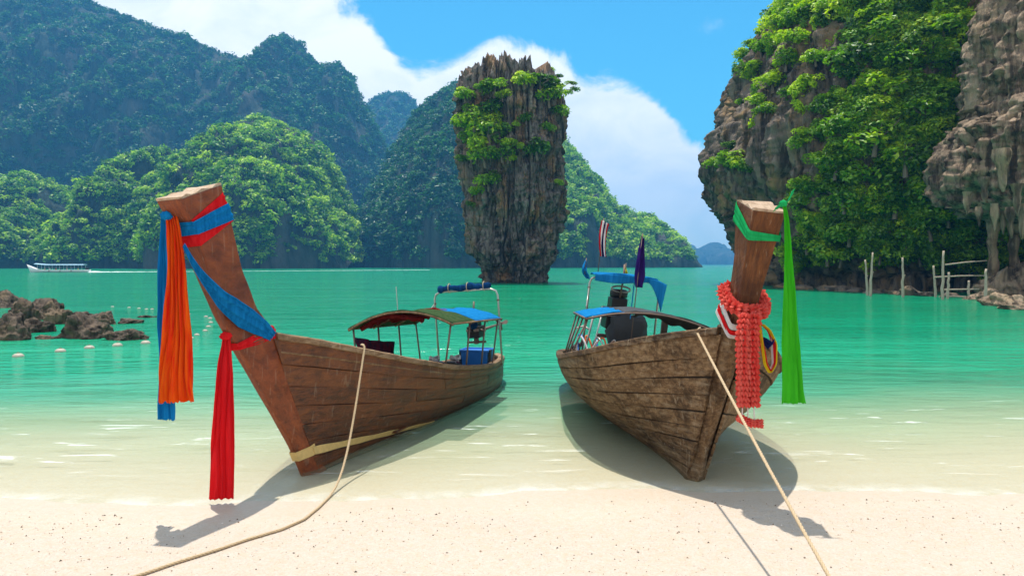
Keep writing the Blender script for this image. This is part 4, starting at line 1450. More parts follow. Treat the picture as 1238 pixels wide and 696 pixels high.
def stern_frame(B, s, tl, tr, zb, zt, roll_mat, nm, mat=M_STEEL):
    root = B.root
    r = 0.12
    pts = [(tl, s, zb), (tl, s, zt - r), (tl + 0.03, s, zt - 0.04), (tl + r, s, zt), (tr - r, s, zt), (tr - 0.03, s, zt - 0.04), (tr, s, zt - r), (tr, s, zb)]
    f = MB().tube(pts, 0.019, 8).build('stern_frame', mat, root, True)
    for t in (tl, tr):
        MB().tube([(t, s, zt - 0.22), (t, s, zt - 0.19)], 0.028, 8).build('pipe_clamp', M_RUST, f)
    MB().tube([(tl, s, zt - 0.2), (tl - 0.08, s - 0.55, zt - 0.52)], 0.012, 6).build('stay', mat, f, True)
    return f


fl = stern_frame(BLK, 5.75, -0.60, 0.60, 0.40, 1.76, None, '')
g = np.random.default_rng(5)
mb = MB()
mb.tube([np.array([t, 5.75 + 0.03 * math.sin(6 * t), 1.82 + 0.012 * math.sin(t * 17)]) for t in np.linspace(-0.50, 0.47, 24)], [0.075 * (0.75 + 0.25 * math.sin(q * 1.9) * 0.6 + 0.2 * g.uniform(-1, 1)) for q in range(24)], 10)
mb.build('rolled_awning', M_NAVYTARP, BLK.root, True)
for t in (-0.3, 0.05, 0.36):
    MB().tube([np.array([t, 5.75 + 0.085 * math.cos(a), 1.82 + 0.085 * math.sin(a)]) for a in np.linspace(0, 6.28, 14)], 0.007, 5).build('tie', M_ROPE, BLK.root, True)
# blue tank, engine and tail on the brown boat
def engine(B, c, k, big=False):
    root = B.root
    c = np.array(c, float)
    e = MB().box(c, (0.34 * k, 0.52 * k, 0.30 * k)).build('engine', M_ENGINE, root, bevel=0.02)
    MB().box(c + np.array([0, -0.02, 0.22]) * k, (0.22 * k, 0.44 * k, 0.16 * k)).build('engine_head', M_ENGINE, e, bevel=0.02)
    MB().lathe([(0.02, 0), (0.12 * k, 0.0), (0.13 * k, 0.02), (0.13 * k, 0.09 * k), (0.10 * k, 0.12 * k), (0.02, 0.12 * k)], 16, c + np.array([0.02, 0.05, 0.30]) * k).build('air_filter', M_ENGINE, e, True)
    for a in (-1, 1):
        MB().tube([c + np.array([a * 0.19, -0.15 + 0.0, 0.05]) * k, c + np.array([a * 0.22, 0.05, 0.0]) * k, c + np.array([a * 0.16, 0.25, 0.12]) * k], 0.03 * k, 8).build('exhaust_pipe', M_RUST, e, True)
    for q in range(3):
        MB().lathe([(0.02, -0.02), (0.07 * k, -0.02), (0.07 * k, 0.02), (0.02, 0.02)], 14, c + np.array([0.10 * (q - 1), -0.28, 0.05 + 0.08 * (q % 2)]) * k).build('pulley', M_RUST, e)
    MB().tube([c + np.array([0, -0.2, 0.3]) * k, c + np.array([0.03, -0.15, 0.62]) * k, c + np.array([0.03, -0.1, 0.78]) * k], 0.018, 7).build('throttle_handle', M_RUST, e, True)
    MB().box(c + np.array([0, 0, -0.27]) * k, (0.5 * k, 0.08 * k, 0.05 * k)).box(c + np.array([0, 0, -0.22]) * k, (0.10 * k, 0.10 * k, 0.2 * k)).build('engine_mount', M_RUST, e)
    tip = c + np.array([0.16, 1.15, 0.05])
    t = MB().tube([c + np.array([0, 0.26, 0]) * k, tip], [0.03, 0.022], 8).build('tail_shaft', M_RUST, root, True)
    mb = MB().lathe([(0.01, -0.03), (0.03, -0.02), (0.03, 0.03), (0.01, 0.04)], 10, tip)
    for a in (0.3, 0.3 + 2.094, 0.3 + 4.189):
        d = np.array([math.cos(a), 0.15, math.sin(a)])
        n_ = np.array([-math.sin(a), 0.5, math.cos(a)])
        mb.add([tip + d * 0.02 - n_ * 0.02, tip + d * 0.12 - n_ * 0.045, tip + d * 0.15, tip + d * 0.12 + n_ * 0.045, tip + d * 0.02 + n_ * 0.02], [(0, 1, 2, 3, 4)])
    mb.build('propeller', M_RUST, t)
    return e


engine(BLK, (0.0, 6.2, 0.98), 0.72)
e = empty('plastic_tub', BLK.w(0.30, 5.2, 0.38), 'blue plastic tub at the stern of the brown boat', 'tub')
e.rotation_euler = (0, 0, -R(15))
mb = MB()
mb.add([(x * w, y * d, z) for z, w, d in ((0, 0.21, 0.16), (0.36, 0.24, 0.19)) for x, y in ((-1, -1), (1, -1), (1, 1), (-1, 1))], [(0, 1, 5, 4), (1, 2, 6, 5), (2, 3, 7, 6), (3, 0, 4, 7), (0, 1, 2, 3), (4, 5, 6, 7)])
mb.build('body', M_BLUETANK, e, bevel=0.02)
MB().box((0, -0.19, 0.36), (0.52, 0.03, 0.04)).box((0, 0.19, 0.36), (0.52, 0.03, 0.04)).box((-0.245, 0, 0.36), (0.03, 0.36, 0.04)).box((0.245, 0, 0.36), (0.03, 0.36, 0.04)).build('rim', M_BLUETANK, e, bevel=0.008)
for x in (-0.262, 0.262):
    MB().box((x, -0.10, 0.20), (0.03, 0.10, 0.36)).build('side_strap', M_BLACKCLOTH, e, bevel=0.006)

# cloth hung over the far rail of the brown boat, bag under its roof, antenna
pl = []
for t_, s0, s1 in ((-0.58, 2.55, 3.75),):
    G = []
    for s in np.linspace(s0, s1, 26):
        zt_ = float(BLK.zgf(s)) + 0.46
        G.append([np.array([t_ + 0.03 * math.sin(s * 14 + z * 4) + 0.04 * z, s, zt_ - 0.34 * z]) for z in np.linspace(0, 1, 8)])
    G = np.array(G)
    W_ = np.array([[BLK.w(*q) for q in row] for row in G])
    o = link_mesh('draped_cloth', W_.reshape(-1, 3), grid_faces(26, 8), M_DARKCLOTH, None, True)
    o.modifiers.new('thick', 'SOLIDIFY').thickness = 0.015
    tag(o, 'dark patterned cloth hung along the inside rail of the brown boat', 'cloth')
p0 = BLK.w(0.62, 4.25, 1.38)
mb = MB()
mb.tube([(0, 0, 0), (0.01, 0, -0.06), (0, 0, -0.10), (-0.01, 0, -0.17), (0, 0, -0.22)], [0.008, 0.02, 0.06, 0.075, 0.03], 10)
o = mb.build('cloth_bag', M_NAVYTARP, None, True)
o.location = p0
tag(o, 'small navy bag hanging under the roof of the brown boat', 'bag')
MB().tube([(-0.3, 3.4, 1.55), (-0.3, 3.4, 1.92)], 0.007, 5).build('aerial', M_STEEL, BLK.root)


def heap_item(name, loc, r, mat, seed, label, cat, group=None):
    """a crumpled life vest or bundle: two padded halves and a strap"""
    e = empty(name, loc, label, cat, group)
    g = np.random.default_rng(seed)
    e.rotation_euler = (g.uniform(-0.4, 0.4), g.uniform(-0.4, 0.4), g.uniform(0, 6))
    for sx in (-1, 1):
        bm = bmesh.new()
        bmesh.ops.create_icosphere(bm, subdivisions=3, radius=1)
        for v in bm.verts:
            c = np.array(v.co[:])
            c = np.sign(c) * np.abs(c) ** 0.75
            c = c * np.array([0.42, 0.8, 0.30]) * r + np.array([sx * 0.44 * r, 0, 0])
            v.co = c + 0.05 * r * perlin(c * 9 + seed)
        me = bpy.data.meshes.new('panel')
        bm.to_mesh(me)
        bm.free()
        me.materials.append(mat)
        me.polygons.foreach_set('use_smooth', [True] * len(me.polygons))
        o = bpy.data.objects.new('panel', me)
        COL.objects.link(o)
        o.parent = e
    MB().tube([(-0.8 * r, 0.1 * r, 0.2 * r), (0, 0.1 * r, 0.36 * r), (0.8 * r, 0.1 * r, 0.2 * r)], 0.012, 5).build('strap', M_WHITE, e, True)
    return e


for k, (t, s, m, lab) in enumerate([(0.05, 4.55, M_DARKCLOTH, 'dark life vest heaped inside the brown boat under its roof'), (-0.2, 4.8, M_NAVYTARP, 'navy life vest heaped inside the brown boat'),
                                    (0.2, 4.3, M_BLACKCLOTH, 'black life vest beside the blue tub in the brown boat'), (-0.1, 4.2, M_DARKCLOTH, 'maroon life vest at the front of the heap in the brown boat')]):
    heap_item('life_vest', BLK.w(t, s, float(BLK.zgf(s)) + 0.04), 0.20, m, k, lab, 'life vest', 'life vests in the brown boat')
for k, (t, s) in enumerate(((0.12, 4.62), (-0.18, 4.45))):
    mb = MB()
    c = BLK.w(t, s, float(BLK.zgf(s)) + 0.15)
    mb.tube([c + np.array([0.08 * math.cos(a) * (1 + 0.1 * math.sin(3 * a)), 0.08 * math.sin(a), 0.02 * math.sin(2 * a) + 0.003 * a]) for a in np.linspace(0, 17, 70)], 0.011, 5)
    tag(mb.build('rope_coil', M_WHITE, None, True), 'white line coiled on the %s in the brown boat' % ('life vest nearer the tub' if k == 0 else 'life vest by the far rail'), 'rope')

# grey boat: frame, blue awning, engine
fr = stern_frame(BRT, 5.6, -0.62, 0.62, 0.45, 1.96, None, '')
G = []
for s in np.linspace(5.25, 5.95, 10):
    G.append([np.array([t, s, 1.99 + 0.05 * (1 - (t / 0.66) ** 2) + 0.012 * math.sin(t * 11 + s * 9) - 0.03 * abs(s - 5.6)]) for t in np.linspace(-0.58, 0.50, 20)])
G = np.array(G)
aw = link_mesh('awning', G.reshape(-1, 3), grid_faces(10, 20), M_BLUETARP, BRT.root, True)
aw.modifiers.new('thick', 'SOLIDIFY').thickness = 0.02
# front valance and the loose corner hanging at the right
G = []
for t in np.linspace(-0.58, 0.66, 28):
    q = (t + 0.58) / 1.24
    ln = 0.10 + 0.05 * math.sin(q * 5) + (0.42 * max(0, (q - 0.78) / 0.22) ** 1.2)
    G.append([np.array([t - 0.05 * z * q, 5.235 - 0.03 * math.sin(t * 16) * z, 1.985 + 0.05 * (1 - (t / 0.66) ** 2) - (0.08 if t > 0.5 else 0) * (t - 0.5) * 3 - ln * z]) for z in np.linspace(0, 1, 8)])
G = np.array(G)
o = link_mesh('hanging_valance', G.reshape(-1, 3), grid_faces(28, 8), M_BLUETARP, aw, True)
o.modifiers.new('thick', 'SOLIDIFY').thickness = 0.015
MB().tube([(0.10, 5.25, 1.95), (0.10, 5.25, 1.3)], 0.010, 5).build('blue_cord', M_BLUETARP, aw)
engine(BRT, (-0.05, 5.9, 1.25), 1.25)
knot('engine_cover', (0.12, 5.55, 1.02), 0.34, M_BLACKCLOTH, BRT.root, 4, (1.0, 0.75, 1.0), 0.55)
MB().tube([np.array([-0.02 + 0.17 * math.cos(a), 5.82, 1.78 + 0.055 * math.sin(a)]) for a in np.linspace(0, 6.28, 20)], 0.018, 6).build('engine_guard', M_STEEL, BRT.root, True)
MB().box((0.62, 4.9, 1.05), (0.10, 0.10, 0.62)).build('mast_block', M_DARKWOOD, BRT.root, bevel=0.01)
# stern rail of bent pipe
MB().tube([(-0.72, 5.9, 0.50), (-0.80, 6.0, 0.80), (-0.74, 6.05, 0.98), (-0.58, 6.05, 1.04), (-0.50, 5.9, 1.0)], 0.016, 7).build('stern_rail', M_STEEL, BRT.root, True)
for k, (t, s, zt_) in enumerate(((-0.62, 5.1, 1.30), (-0.58, 5.3, 1.32), (-0.50, 5.0, 1.30), (-0.66, 5.5, 1.2))):
    MB().tube([(t - 0.05, s + 0.05, 0.45), (t + 0.06, s, zt_)], 0.014, 6).build('side_post', (M_STEEL, M_RUST)[k % 2], BRT.root, True)
HOSES = [('orange_hose', M_ORANGEPL, 'orange hose looped at the stern of the grey boat', (-0.45, 5.2)), ('blue_hose', M_BLUETANK, 'blue hose looped at the stern of the grey boat', (-0.55, 5.45)),
         ('white_line', M_WHITE, 'white line looped over the stern side of the grey boat', (-0.6, 5.1)), ('grey_hose', M_STEEL, 'grey hose beside the engine of the grey boat', (-0.3, 5.3))]
for k, (nm, m, lab, (t, s)) in enumerate(HOSES):
    g = np.random.default_rng(30 + k)
    c = np.array([t, s, 0.72])
    pts = [c + np.array([0.16 * math.sin(a * 0.7 + k), 0.22 * math.cos(a + k), 0.20 * math.sin(a * 1.3 + 2 * k)]) for a in np.linspace(0, 7.5, 40)]
    mb = MB().tube([BRT.w(*q) for q in pts], 0.016, 6)
    tag(mb.build(nm, m, None, True), lab, 'hose' if 'hose' in nm else 'rope')
heap_item('life_vest', BRT.w(-0.35, 5.0, 0.66), 0.20, M_ORANGEPL, 9, 'orange life vest at the stern of the grey boat', 'life vest')
heap_item('fender_bundle', BRT.w(-0.70, 5.75, 0.70), 0.13, M_BLACKCLOTH, 10, 'black bundle tied to the stern rail of the grey boat', 'bundle')


# ------------------------------------------------------------------ flags
def flag(B, name, t, s, z0, z1, strips, parent, pole_r=0.009, w=0.18, drop=0.7, sway=0.10, tri=False, seed=0):
    """a limp flag on a staff: stripes run the length of the hanging cloth"""
    p = MB().tube([(t, s, z0), (t, s, z1)], pole_r, 6).build('flag_staff', M_RUST, parent, True)
    n, k = 26, 0
    tot = sum(q for q, _ in strips)
    a = 0.0
    for q, m in strips:
        b = a + q / tot
        G = []
        for x in np.linspace(a, b, 7):
            row = []
            for y in np.linspace(0, 1, n):
                wd = w * ((1 - y * 0.15) if not tri else (0.25 + 0.95 * y if y < 0.75 else 0.96 - 1.2 * (y - 0.75)))
                fold = 0.035 * math.sin(x * 11 + y * 3 + seed)
                row.append((t + (x - 0.25) * wd + sway * math.sin(y * 3.0 + seed) * y, s + fold + 0.02 * math.sin(y * 9), z1 - 0.03 - drop * y - 0.06 * x * (1 - y)))
            G.append(row)
        G = np.array(G)
        o = link_mesh('flag_cloth', G.reshape(-1, 3), grid_faces(7, n), m, p, True)
        o.modifiers.new('thick', 'SOLIDIFY').thickness = 0.004
        a = b


M_FLAGRED = mat_cloth('flag_red', (0.50, 0.012, 0.02), (0.60, 0.02, 0.03))
M_FLAGBLUE = mat_cloth('flag_blue', (0.015, 0.02, 0.10), (0.02, 0.03, 0.15))


def loc_at(B, x, y, s):
    """pixel -> local point on the cross-plane at station s"""
    inv = B.M.inverted()
    o = inv @ Vector(CAMP)
    d = inv.to_3x3() @ Vector(ray(x, y))
    k = (s - o[1]) / d[1]
    return np.array((o + d * k)[:])


q0, q1 = loc_at(BRT, 729, 330, 5.65), loc_at(BRT, 730, 264, 5.65)
flag(BRT, 'flag', q1[0], 5.65, 1.98, q1[2], [(1, M_FLAGRED), (1, M_WHITE), (1.6, M_FLAGBLUE), (1, M_WHITE), (1, M_FLAGRED)], BRT.root, w=0.13, drop=0.64, sway=-0.05, seed=1.0)
q1 = loc_at(BRT, 777, 282, 5.0)
flag(BRT, 'flag', q1[0], 5.0, 0.55, q1[2], [(1, M_PURPLE)], BRT.root, w=0.19, drop=0.88, sway=-0.03, tri=True, seed=0.4)
q1 = loc_at(BRT, 709, 312, 5.7)
flag(BRT, 'flag', q1[0], 5.7, 1.98, q1[2], [(1, M_BLUETARP)], BRT.root, w=0.12, drop=0.33, sway=-0.09, tri=True, seed=0.8)
q1 = loc_at(BRT, 757, 318, 5.7)
flag(BRT, 'flag', q1[0], 5.7, 1.98, q1[2], [(1, M_YELLOW)], BRT.root, w=0.05, drop=0.2, sway=0.02, tri=True, seed=0.2)


# ------------------------------------------------------------------ sashes and garlands
def resample(path, n):
    P = np.array(path, float)
    d = np.concatenate([[0], np.cumsum(np.linalg.norm(np.diff(P, axis=0), axis=1))])
    t = np.linspace(0, d[-1], n)
    Q = np.stack([np.interp(t, d, P[:, k]) for k in range(P.shape[1])], -1)
    for _ in range(2):
        Q[1:-1] = (Q[:-2] + 2 * Q[1:-1] + Q[2:]) / 4
    return Q


def ribbon(name, path, widths, wdir, mat, parent, pleat=5, amp=0.02, seed=0, n=60, nw=25, ragged=0.03, origin=(0, 0, 0), thick=0.004):
    """a pleated strip of cloth along a path of world points"""
    C = resample(path, n) - np.asarray(origin)
    q = np.linspace(0, 1, n)
    wd = np.interp(q, np.linspace(0, 1, len(widths)), widths)
    W = np.array(wdir, float)
    if W.ndim == 1:
        W = np.repeat(W[None], n, 0)
    else:
        W = np.stack([np.interp(q, np.linspace(0, 1, len(W)), W[:, k]) for k in range(3)], -1)
    W /= np.linalg.norm(W, axis=1)[:, None]
    T = np.gradient(C, axis=0)
    T /= np.linalg.norm(T, axis=1)[:, None] + 1e-9
    N = np.cross(T, W)
    N /= np.linalg.norm(N, axis=1)[:, None] + 1e-9
    x = np.linspace(-0.5, 0.5, nw)
    X, Q = np.meshgrid(x, q, indexing='xy')
    ph = 2.2 * fbm(np.stack([X * 1.5 + seed, Q * 1.6, 0 * X + seed], -1), 2)
    wave = np.sin(X * pleat * 2 * math.pi + ph * 2 + seed) * 0.7 + 0.5 * np.sin(X * pleat * 4.3 * math.pi + ph * 3) * 0.5
    G = C[:, None] + W[:, None] * (X * wd[:, None])[..., None] + N[:, None] * (wave * amp * (0.35 + 0.65 * np.clip(wd / max(widths), 0, 1))[:, None])[..., None]
    G += N[:, None] * (0.35 * amp * fbm(np.stack([X * 2, Q * 5, 0 * X + 7 + seed], -1), 2))[..., None]
    if ragged:
        G[-1] += T[-1] * (ragged * np.sin(x * 31 + seed) * 0.6 + ragged * np.random.default_rng(int(seed * 10) + 1).uniform(-1, 1, nw))[:, None]
    o = link_mesh(name, G.reshape(-1, 3), grid_faces(n, nw), mat, parent, True)
    o.modifiers.new('thick', 'SOLIDIFY').thickness = thick
    return o


def stem_loop(B, kf, kb, off, n_side=6):
    """closed loop of world points round the stem, front at kf, back at kb"""
    f0, _, (hf, _) = B.stem_at(kf)
    _, b0, (_, hb_) = B.stem_at(kb)
    fs, fz = f0[0] - off, f0[1]
    bs, bz = b0[0] + off, b0[1]
    hf += off
    hb_ += off
    c = [(hf, fs, fz), (hb_, bs, bz), (-hb_, bs, bz), (-hf, fs, fz), (hf, fs, fz)]
    out = []
    for a, b in zip(c[:-1], c[1:]):
        for q in np.linspace(0, 1, n_side, endpoint=False):
            out.append(B.w(*[x * (1 - q) + y * q for x, y in zip(a, b)]))
    out.append(out[0])
    return out


def stem_axis(B, k):
    a, b = B.stem_at(k - 0.4), B.stem_at(min(k + 0.4, len(B.stem) - 1.001))
    p = [(x + y) / 2 for x, y in zip(a[0], a[1])]
    q = [(x + y) / 2 for x, y in zip(b[0], b[1])]
    return B.w(0, q[0], q[1]) - B.w(0, p[0], p[1])


XD = (1, 0, 0)
# --- brown boat, upper pair: orange-red under blue
kf, kb = 7.05, 7.25
front = BLK.w(0.0, BLK.stem_at(kf)[0][0] - 0.06, BLK.stem_at(kf)[0][1])
Yf = front[1]
e1 = empty('orange_scarf', front, 'orange-red sash hanging from the top of the brown boat bow', 'scarf', 'scarves tied to the boat bows')
ax = stem_axis(BLK, kf)
ribbon('wrap', stem_loop(BLK, kf - 0.12, kb + 0.18, 0.012), [0.24, 0.26, 0.30, 0.26, 0.24], ax, M_RED, e1, 3, 0.006, 1, 70, 15, 0, front)
tp = [at(208, 262, Yf - 0.0), at(210, 275, Yf - 0.05), at(213, 330, Yf - 0.07), at(214, 400, Yf - 0.06), at(212, 450, Yf - 0.05), at(213, 486, Yf - 0.05)]
k_ = Yf / F_PX
ribbon('tail', tp, [0.09, 0.13, 24 * k_, 32 * k_, 38 * k_, 42 * k_], (1, 0.15, 0), M_ORANGE, e1, 4, 0.036, 2, 90, 35, 0.011, front)
e2 = empty('blue_scarf', front + np.array([0, 0, 0.01]), 'blue sash knotted at the top of the brown boat bow over the orange one', 'scarf', 'scarves tied to the boat bows')
fo2 = front + np.array([0, 0, 0.01])
ribbon('wrap', stem_loop(BLK, kf, kb + 0.05, 0.026), [0.11, 0.15, 0.17, 0.14, 0.11], ax, M_BLUE, e2, 3, 0.008, 4, 70, 15, 0, fo2)
kp = at(201, 261, Yf - 0.02) - fo2
knot('knot', kp, 0.042, M_BLUE, e2, 1, (1.25, 0.8, 0.9))
tp = [at(200, 262, Yf), at(198, 290, Yf + 0.0), at(197, 350, Yf + 0.02), at(199, 430, Yf + 0.03), at(201, 507, Yf + 0.03)]
ribbon('tail', tp, [0.07, 13 * k_, 15 * k_, 17 * k_, 23 * k_], (1, -0.2, 0), M_BLUE, e2, 3, 0.022, 6, 80, 25, 0.008, fo2)
# --- brown boat, drape down the side of the stem
e3 = empty('draped_blue_scarf', BLK.w(0.1, -0.9, 1.8), 'blue sash draped diagonally down the side of the brown boat stem', 'scarf', 'scarves tied to the boat bows')
o3 = np.array(e3.location)
path = []
for x, y, t in ((222, 296, 0.06), (232, 316, 0.12), (246, 336, 0.145), (268, 362, 0.15), (296, 384, 0.155), (318, 398, 0.16), (330, 408, 0.14)):
    l = BLK.loc(x, y, t)
    path.append(BLK.w(*l))
ribbon('drape', path, [0.03, 0.07, 0.12, 0.18, 0.21, 0.17, 0.10], ((0.45, 0.0, 0.9), (0.6, 0, 0.8), (0.7, 0, 0.75)), M_BLUE, e3, 3, 0.016, 3, 60, 21, 0, o3)
# --- brown boat, red sash at the gunwale
kr = 4.02
fr_, bk_, hh = BLK.stem_at(kr)
front = BLK.w(0.02, fr_[0] - 0.07, fr_[1])
e4 = empty('red_scarf', front, 'plain red sash hanging from the lower bow of the brown boat nearly to the sand', 'scarf', 'scarves tied to the boat bows')
ribbon('wrap', stem_loop(BLK, kr - 0.02, kr + 0.12, 0.02), [0.08, 0.13, 0.16, 0.12, 0.08], stem_axis(BLK, kr), M_RED, e4, 3, 0.010, 1, 70, 15, 0, front)
kn = at(273, 406, front[1] - 0.02)
knot('knot', kn - front, 0.045, M_RED, e4, 5, (1.2, 0.8, 0.85))
Y4 = front[1]
k_ = Y4 / F_PX
tp = [at(273, 408, Y4), at(272, 440, Y4 - .04), at(271, 500, Y4 - .04), at(268, 560, Y4 - .03), at(267, 603, Y4 - .02)]
ribbon('tail', tp, [0.07, 19 * k_, 24 * k_, 28 * k_, 30 * k_], (1, 0.1, 0), M_RED, e4, 3, 0.030, 8, 90, 29, 0.004, front)
# --- grey boat, green sash
kg = 6.62
fr_, bk_, hh = BRT.stem_at(kg)
front = BRT.w(0.10, fr_[0] - 0.03, fr_[1])
e5 = empty('green_scarf', front, 'long bright green sash knotted round the bow of the grey boat', 'scarf', 'scarves tied to the boat bows')
ribbon('wrap', stem_loop(BRT, kg - 0.05, kg + 0.22, 0.016), [0.06, 0.15, 0.17, 0.10, 0.05], stem_axis(BRT, kg), M_GREEN_KNOT, e5, 2, 0.008, 2, 70, 15, 0, front)
Y5 = front[1] - 0.05
k_ = Y5 / F_PX
kn = at(947, 246, Y5)
knot('knot', kn - front, 0.030, M_GREEN_KNOT, e5, 3, (1.1, 0.9, 1.0))
ribbon('bow_end', [at(947, 246, Y5), at(953, 243, Y5 - .02), at(957, 236, Y5 - .01), at(959, 230, Y5)], [0.03, 0.04, 0.04, 0.03], (0.6, 0, 0.6), M_GREEN_KNOT, e5, 2, 0.005, 3, 24, 9, 0.004, front)
ribbon('bow_end', [at(946, 247, Y5), at(941, 250, Y5 - .02), at(936, 254, Y5 - .01)], [0.03, 0.05, 0.04], (0.5, 0, 0.8), M_GREEN_KNOT, e5, 2, 0.005, 5, 24, 9, 0.004, front)
tp = [at(948, 247, Y5), at(951, 265, Y5 - .03), at(953, 330, Y5 - .04), at(956, 410, Y5 - .03), at(960, 487, Y5 - .03)]
ribbon('tail', tp, [0.035, 9 * k_, 16 * k_, 23 * k_, 30 * k_], (1, 0.12, 0), M_GREEN, e5, 1.6, 0.028, 4, 90, 29, 0.006, front)


# --- coral garland: ruffled rosettes threaded on cords
def ruffle(mb, path, r, n_ros, seed, petals=9):
    C = resample(path, n_ros)
    g = np.random.default_rng(seed)
    T = np.gradient(C, axis=0)
    for i in range(n_ros):
        t = T[i] / (np.linalg.norm(T[i]) + 1e-9)
        a = np.cross(t, np.array([0.3, 0.9, 0.2]))
        a /= np.linalg.norm(a)
        b = np.cross(t, a)
        m = petals * 4
        vs, ph = [], g.uniform(0, 6)
        step = np.linalg.norm(T[i])
        # a gathered frill: neck, flared edge, curled under
        for rr, lift in ((0.45, -0.45), (0.80, -0.20), (1.0, 0.25), (0.72, 0.42), (0.4, 0.30)):
            for k in range(m):
                q = 2 * math.pi * k / m
                rad = r * rr * (1 + 0.20 * rr * math.sin(petals * q + ph) + 0.10 * rr * math.sin(2.3 * petals * q + 2 * ph)) * g.uniform(0.94, 1.06)
                vs.append(C[i] + (a * math.cos(q) + b * math.sin(q)) * rad + t * (step * lift + step * 0.30 * rr * math.sin(petals * q + ph + 1.3)))
        fs = [(j * m + k, j * m + (k + 1) % m, (j + 1) * m + (k + 1) % m, (j + 1) * m + k) for j in range(4) for k in range(m)]
        mb.add(vs, fs)
    return mb


kq = 5.05
fr_, bk_, hh = BRT.stem_at(kq)
base = BRT.w(0.0, fr_[0] - 0.10, fr_[1] - 0.02)
e6 = empty('coral_garland', base, 'thick ruffled coral-red garland round the bow of the grey boat', 'garland')
Yg = base[1] - 0.06
lp = [np.array(q) for q in stem_loop(BRT, kq - 0.12, kq + 0.30, 0.055)]
cc = sum(lp[:-1]) / (len(lp) - 1)
rr = [np.linalg.norm(q - cc) for q in lp]
lp = [cc + (q - cc) * (0.55 + 0.45 * (sum(rr) / len(rr)) / r_) for q, r_ in zip(lp, rr)]
mb = ruffle(MB(), [q - base for q in lp], 0.060, 24, 1)
mb.build('neck_ring', M_CORAL, e6, False, fix=False)
for k, (x0, x1) in enumerate(((898, 899), (910, 911))):
    mb = ruffle(MB(), [at(x0 + 3, 382, Yg + 0.04) - base, at(x0, 400, Yg) - base, at(x1 - 1, 450, Yg) - base, at(x1, 488, Yg) - base], 0.056, 17, 4 + k)
    mb.build('strand', M_CORAL, e6, False, fix=False)
for k, x in enumerate((898, 904, 911)):
    MB().tube([at(x, 486, Yg) - base, at(x + (-1, 0, 1)[k], 508, Yg) - base], 0.006, 5).build('tassel_cord', M_WHITE, e6, True)
mb = ruffle(MB(), [at(893, 504, Yg) - base, at(905, 511, Yg) - base, at(920, 512, Yg) - base], 0.036, 8, 9)
mb.build('tassel', M_CORAL, e6, False, fix=False)
# --- pink and white cloth strips under the garland
e7 = empty('pink_white_scarf', base, 'pink and white cloth strips wound under the coral garland', 'scarf')
for k, (m, dk, w_) in enumerate(((M_WHITE, 0.0, 0.05), (M_RED, -0.22, 0.05), (M_WHITE, -0.34, 0.035))):
    ribbon('strip', stem_loop(BRT, kq - 0.75 + dk, kq - 0.05 + dk, 0.045 + 0.006 * k), [w_, w_ * 1.2, w_, w_], stem_axis(BRT, kq), m, e7, 2, 0.008, k, 60, 9, 0, base)
# --- yellow-edged loop hanging at the right of the stem
e8 = empty('yellow_loop_scarf', base, 'yellow, red and white ribbon loop hanging beside the coral garland', 'scarf')
for k, (m, ww, sh) in enumerate(((M_YELLOW, 0.030, 0.0), (M_RED, 0.045, 2.4), (M_WHITE, 0.022, 4.6))):
    yy = Yg + 0.16 + 0.01 * k
    pts = [at(917, 388, yy), at(921 - sh * 0.3, 412, yy), at(924 + sh * 0.6, 440, yy - .02), at(931, 452 - sh, yy - .03), at(938 - sh * 0.8, 440, yy - .01), at(938 - sh, 415, yy + .02), at(930, 398 + sh * 0.5, yy + .05), at(922, 392, yy + .05)]
    ribbon('loop', pts, [ww] * 4, (0.5, -0.8, 0.1), m, e8, 2, 0.004, k, 60, 9, 0, base)
ribbon('loop_end', [at(922, 410, Yg + .18), at(931, 418, Yg + .14), at(936, 412, Yg + .16)], [0.05, 0.08, 0.04], (0.3, -0.2, 0.9), M_FLAGBLUE, e8, 2, 0.01, 3, 24, 9, 0, base)


# ------------------------------------------------------------------ ropes
def rope(name, pts, r, mat, label, n=160):
    C = resample(pts, n)
    mb = MB()
    T = np.gradient(C, axis=0)
    for ph in (0, 2.094, 4.189):
        path = []
        d = np.concatenate([[0], np.cumsum(np.linalg.norm(np.diff(C, axis=0), axis=1))])
        for i in range(n):
            t = T[i] / np.linalg.norm(T[i])
            a = np.cross(t, (0.2, 0.3, 1.0))
            a /= np.linalg.norm(a)
            b = np.cross(t, a)
            q = d[i] * 70 + ph
            path.append(C[i] + (a * math.cos(q) + b * math.sin(q)) * r * 0.5)
        mb.tube(path, r * 0.56, 5)
    o = mb.build(name, mat, None, True)
    tag(o, label, 'rope', 'mooring ropes')
    return o


g0 = BLK.hull(0.155, 0.0, 1)
top = BLK.w(*(g0 + np.array([0.06, 0, 0.07])))
sandp = lambda x, y: on_plane(x, y, 0.03)
ss = [sandp(x, y) for x, y in ((398, 598), (385, 612), (368, 627), (340, 641), (300, 654), (262, 668), (215, 684), (180, 697), (120, 716))]
for q in ss:
    q[2] = float(bed_z(q[0], q[1])) + 0.014
mid = [top * (1 - q) + ss[0] * q - np.array([0, 0, 0.38 * math.sin(q * math.pi) * (0.6 + 0.4 * q)]) for q in np.linspace(0.08, 0.95, 10)]
mid = [np.array([m[0], m[1], max(m[2], 0.02)]) for m in mid]
cl = BLK.w(*(g0 + np.array([-0.03, 0.10, 0.08])))
rope('mooring_rope', [cl, top + np.array([-0.02, 0, 0.02]), top] + mid + ss, 0.013, M_ROPE, 'slack rope from the brown boat trailing across the sand', 240)
tp = BRT.loc(842, 400, -0.30)
top = BRT.w(tp[0], tp[1], tp[2])
p1 = at(990, 695, 4.0)
end = top + (p1 - top) * 1.50
end[2] = float(bed_z(end[0], end[1])) + 0.02
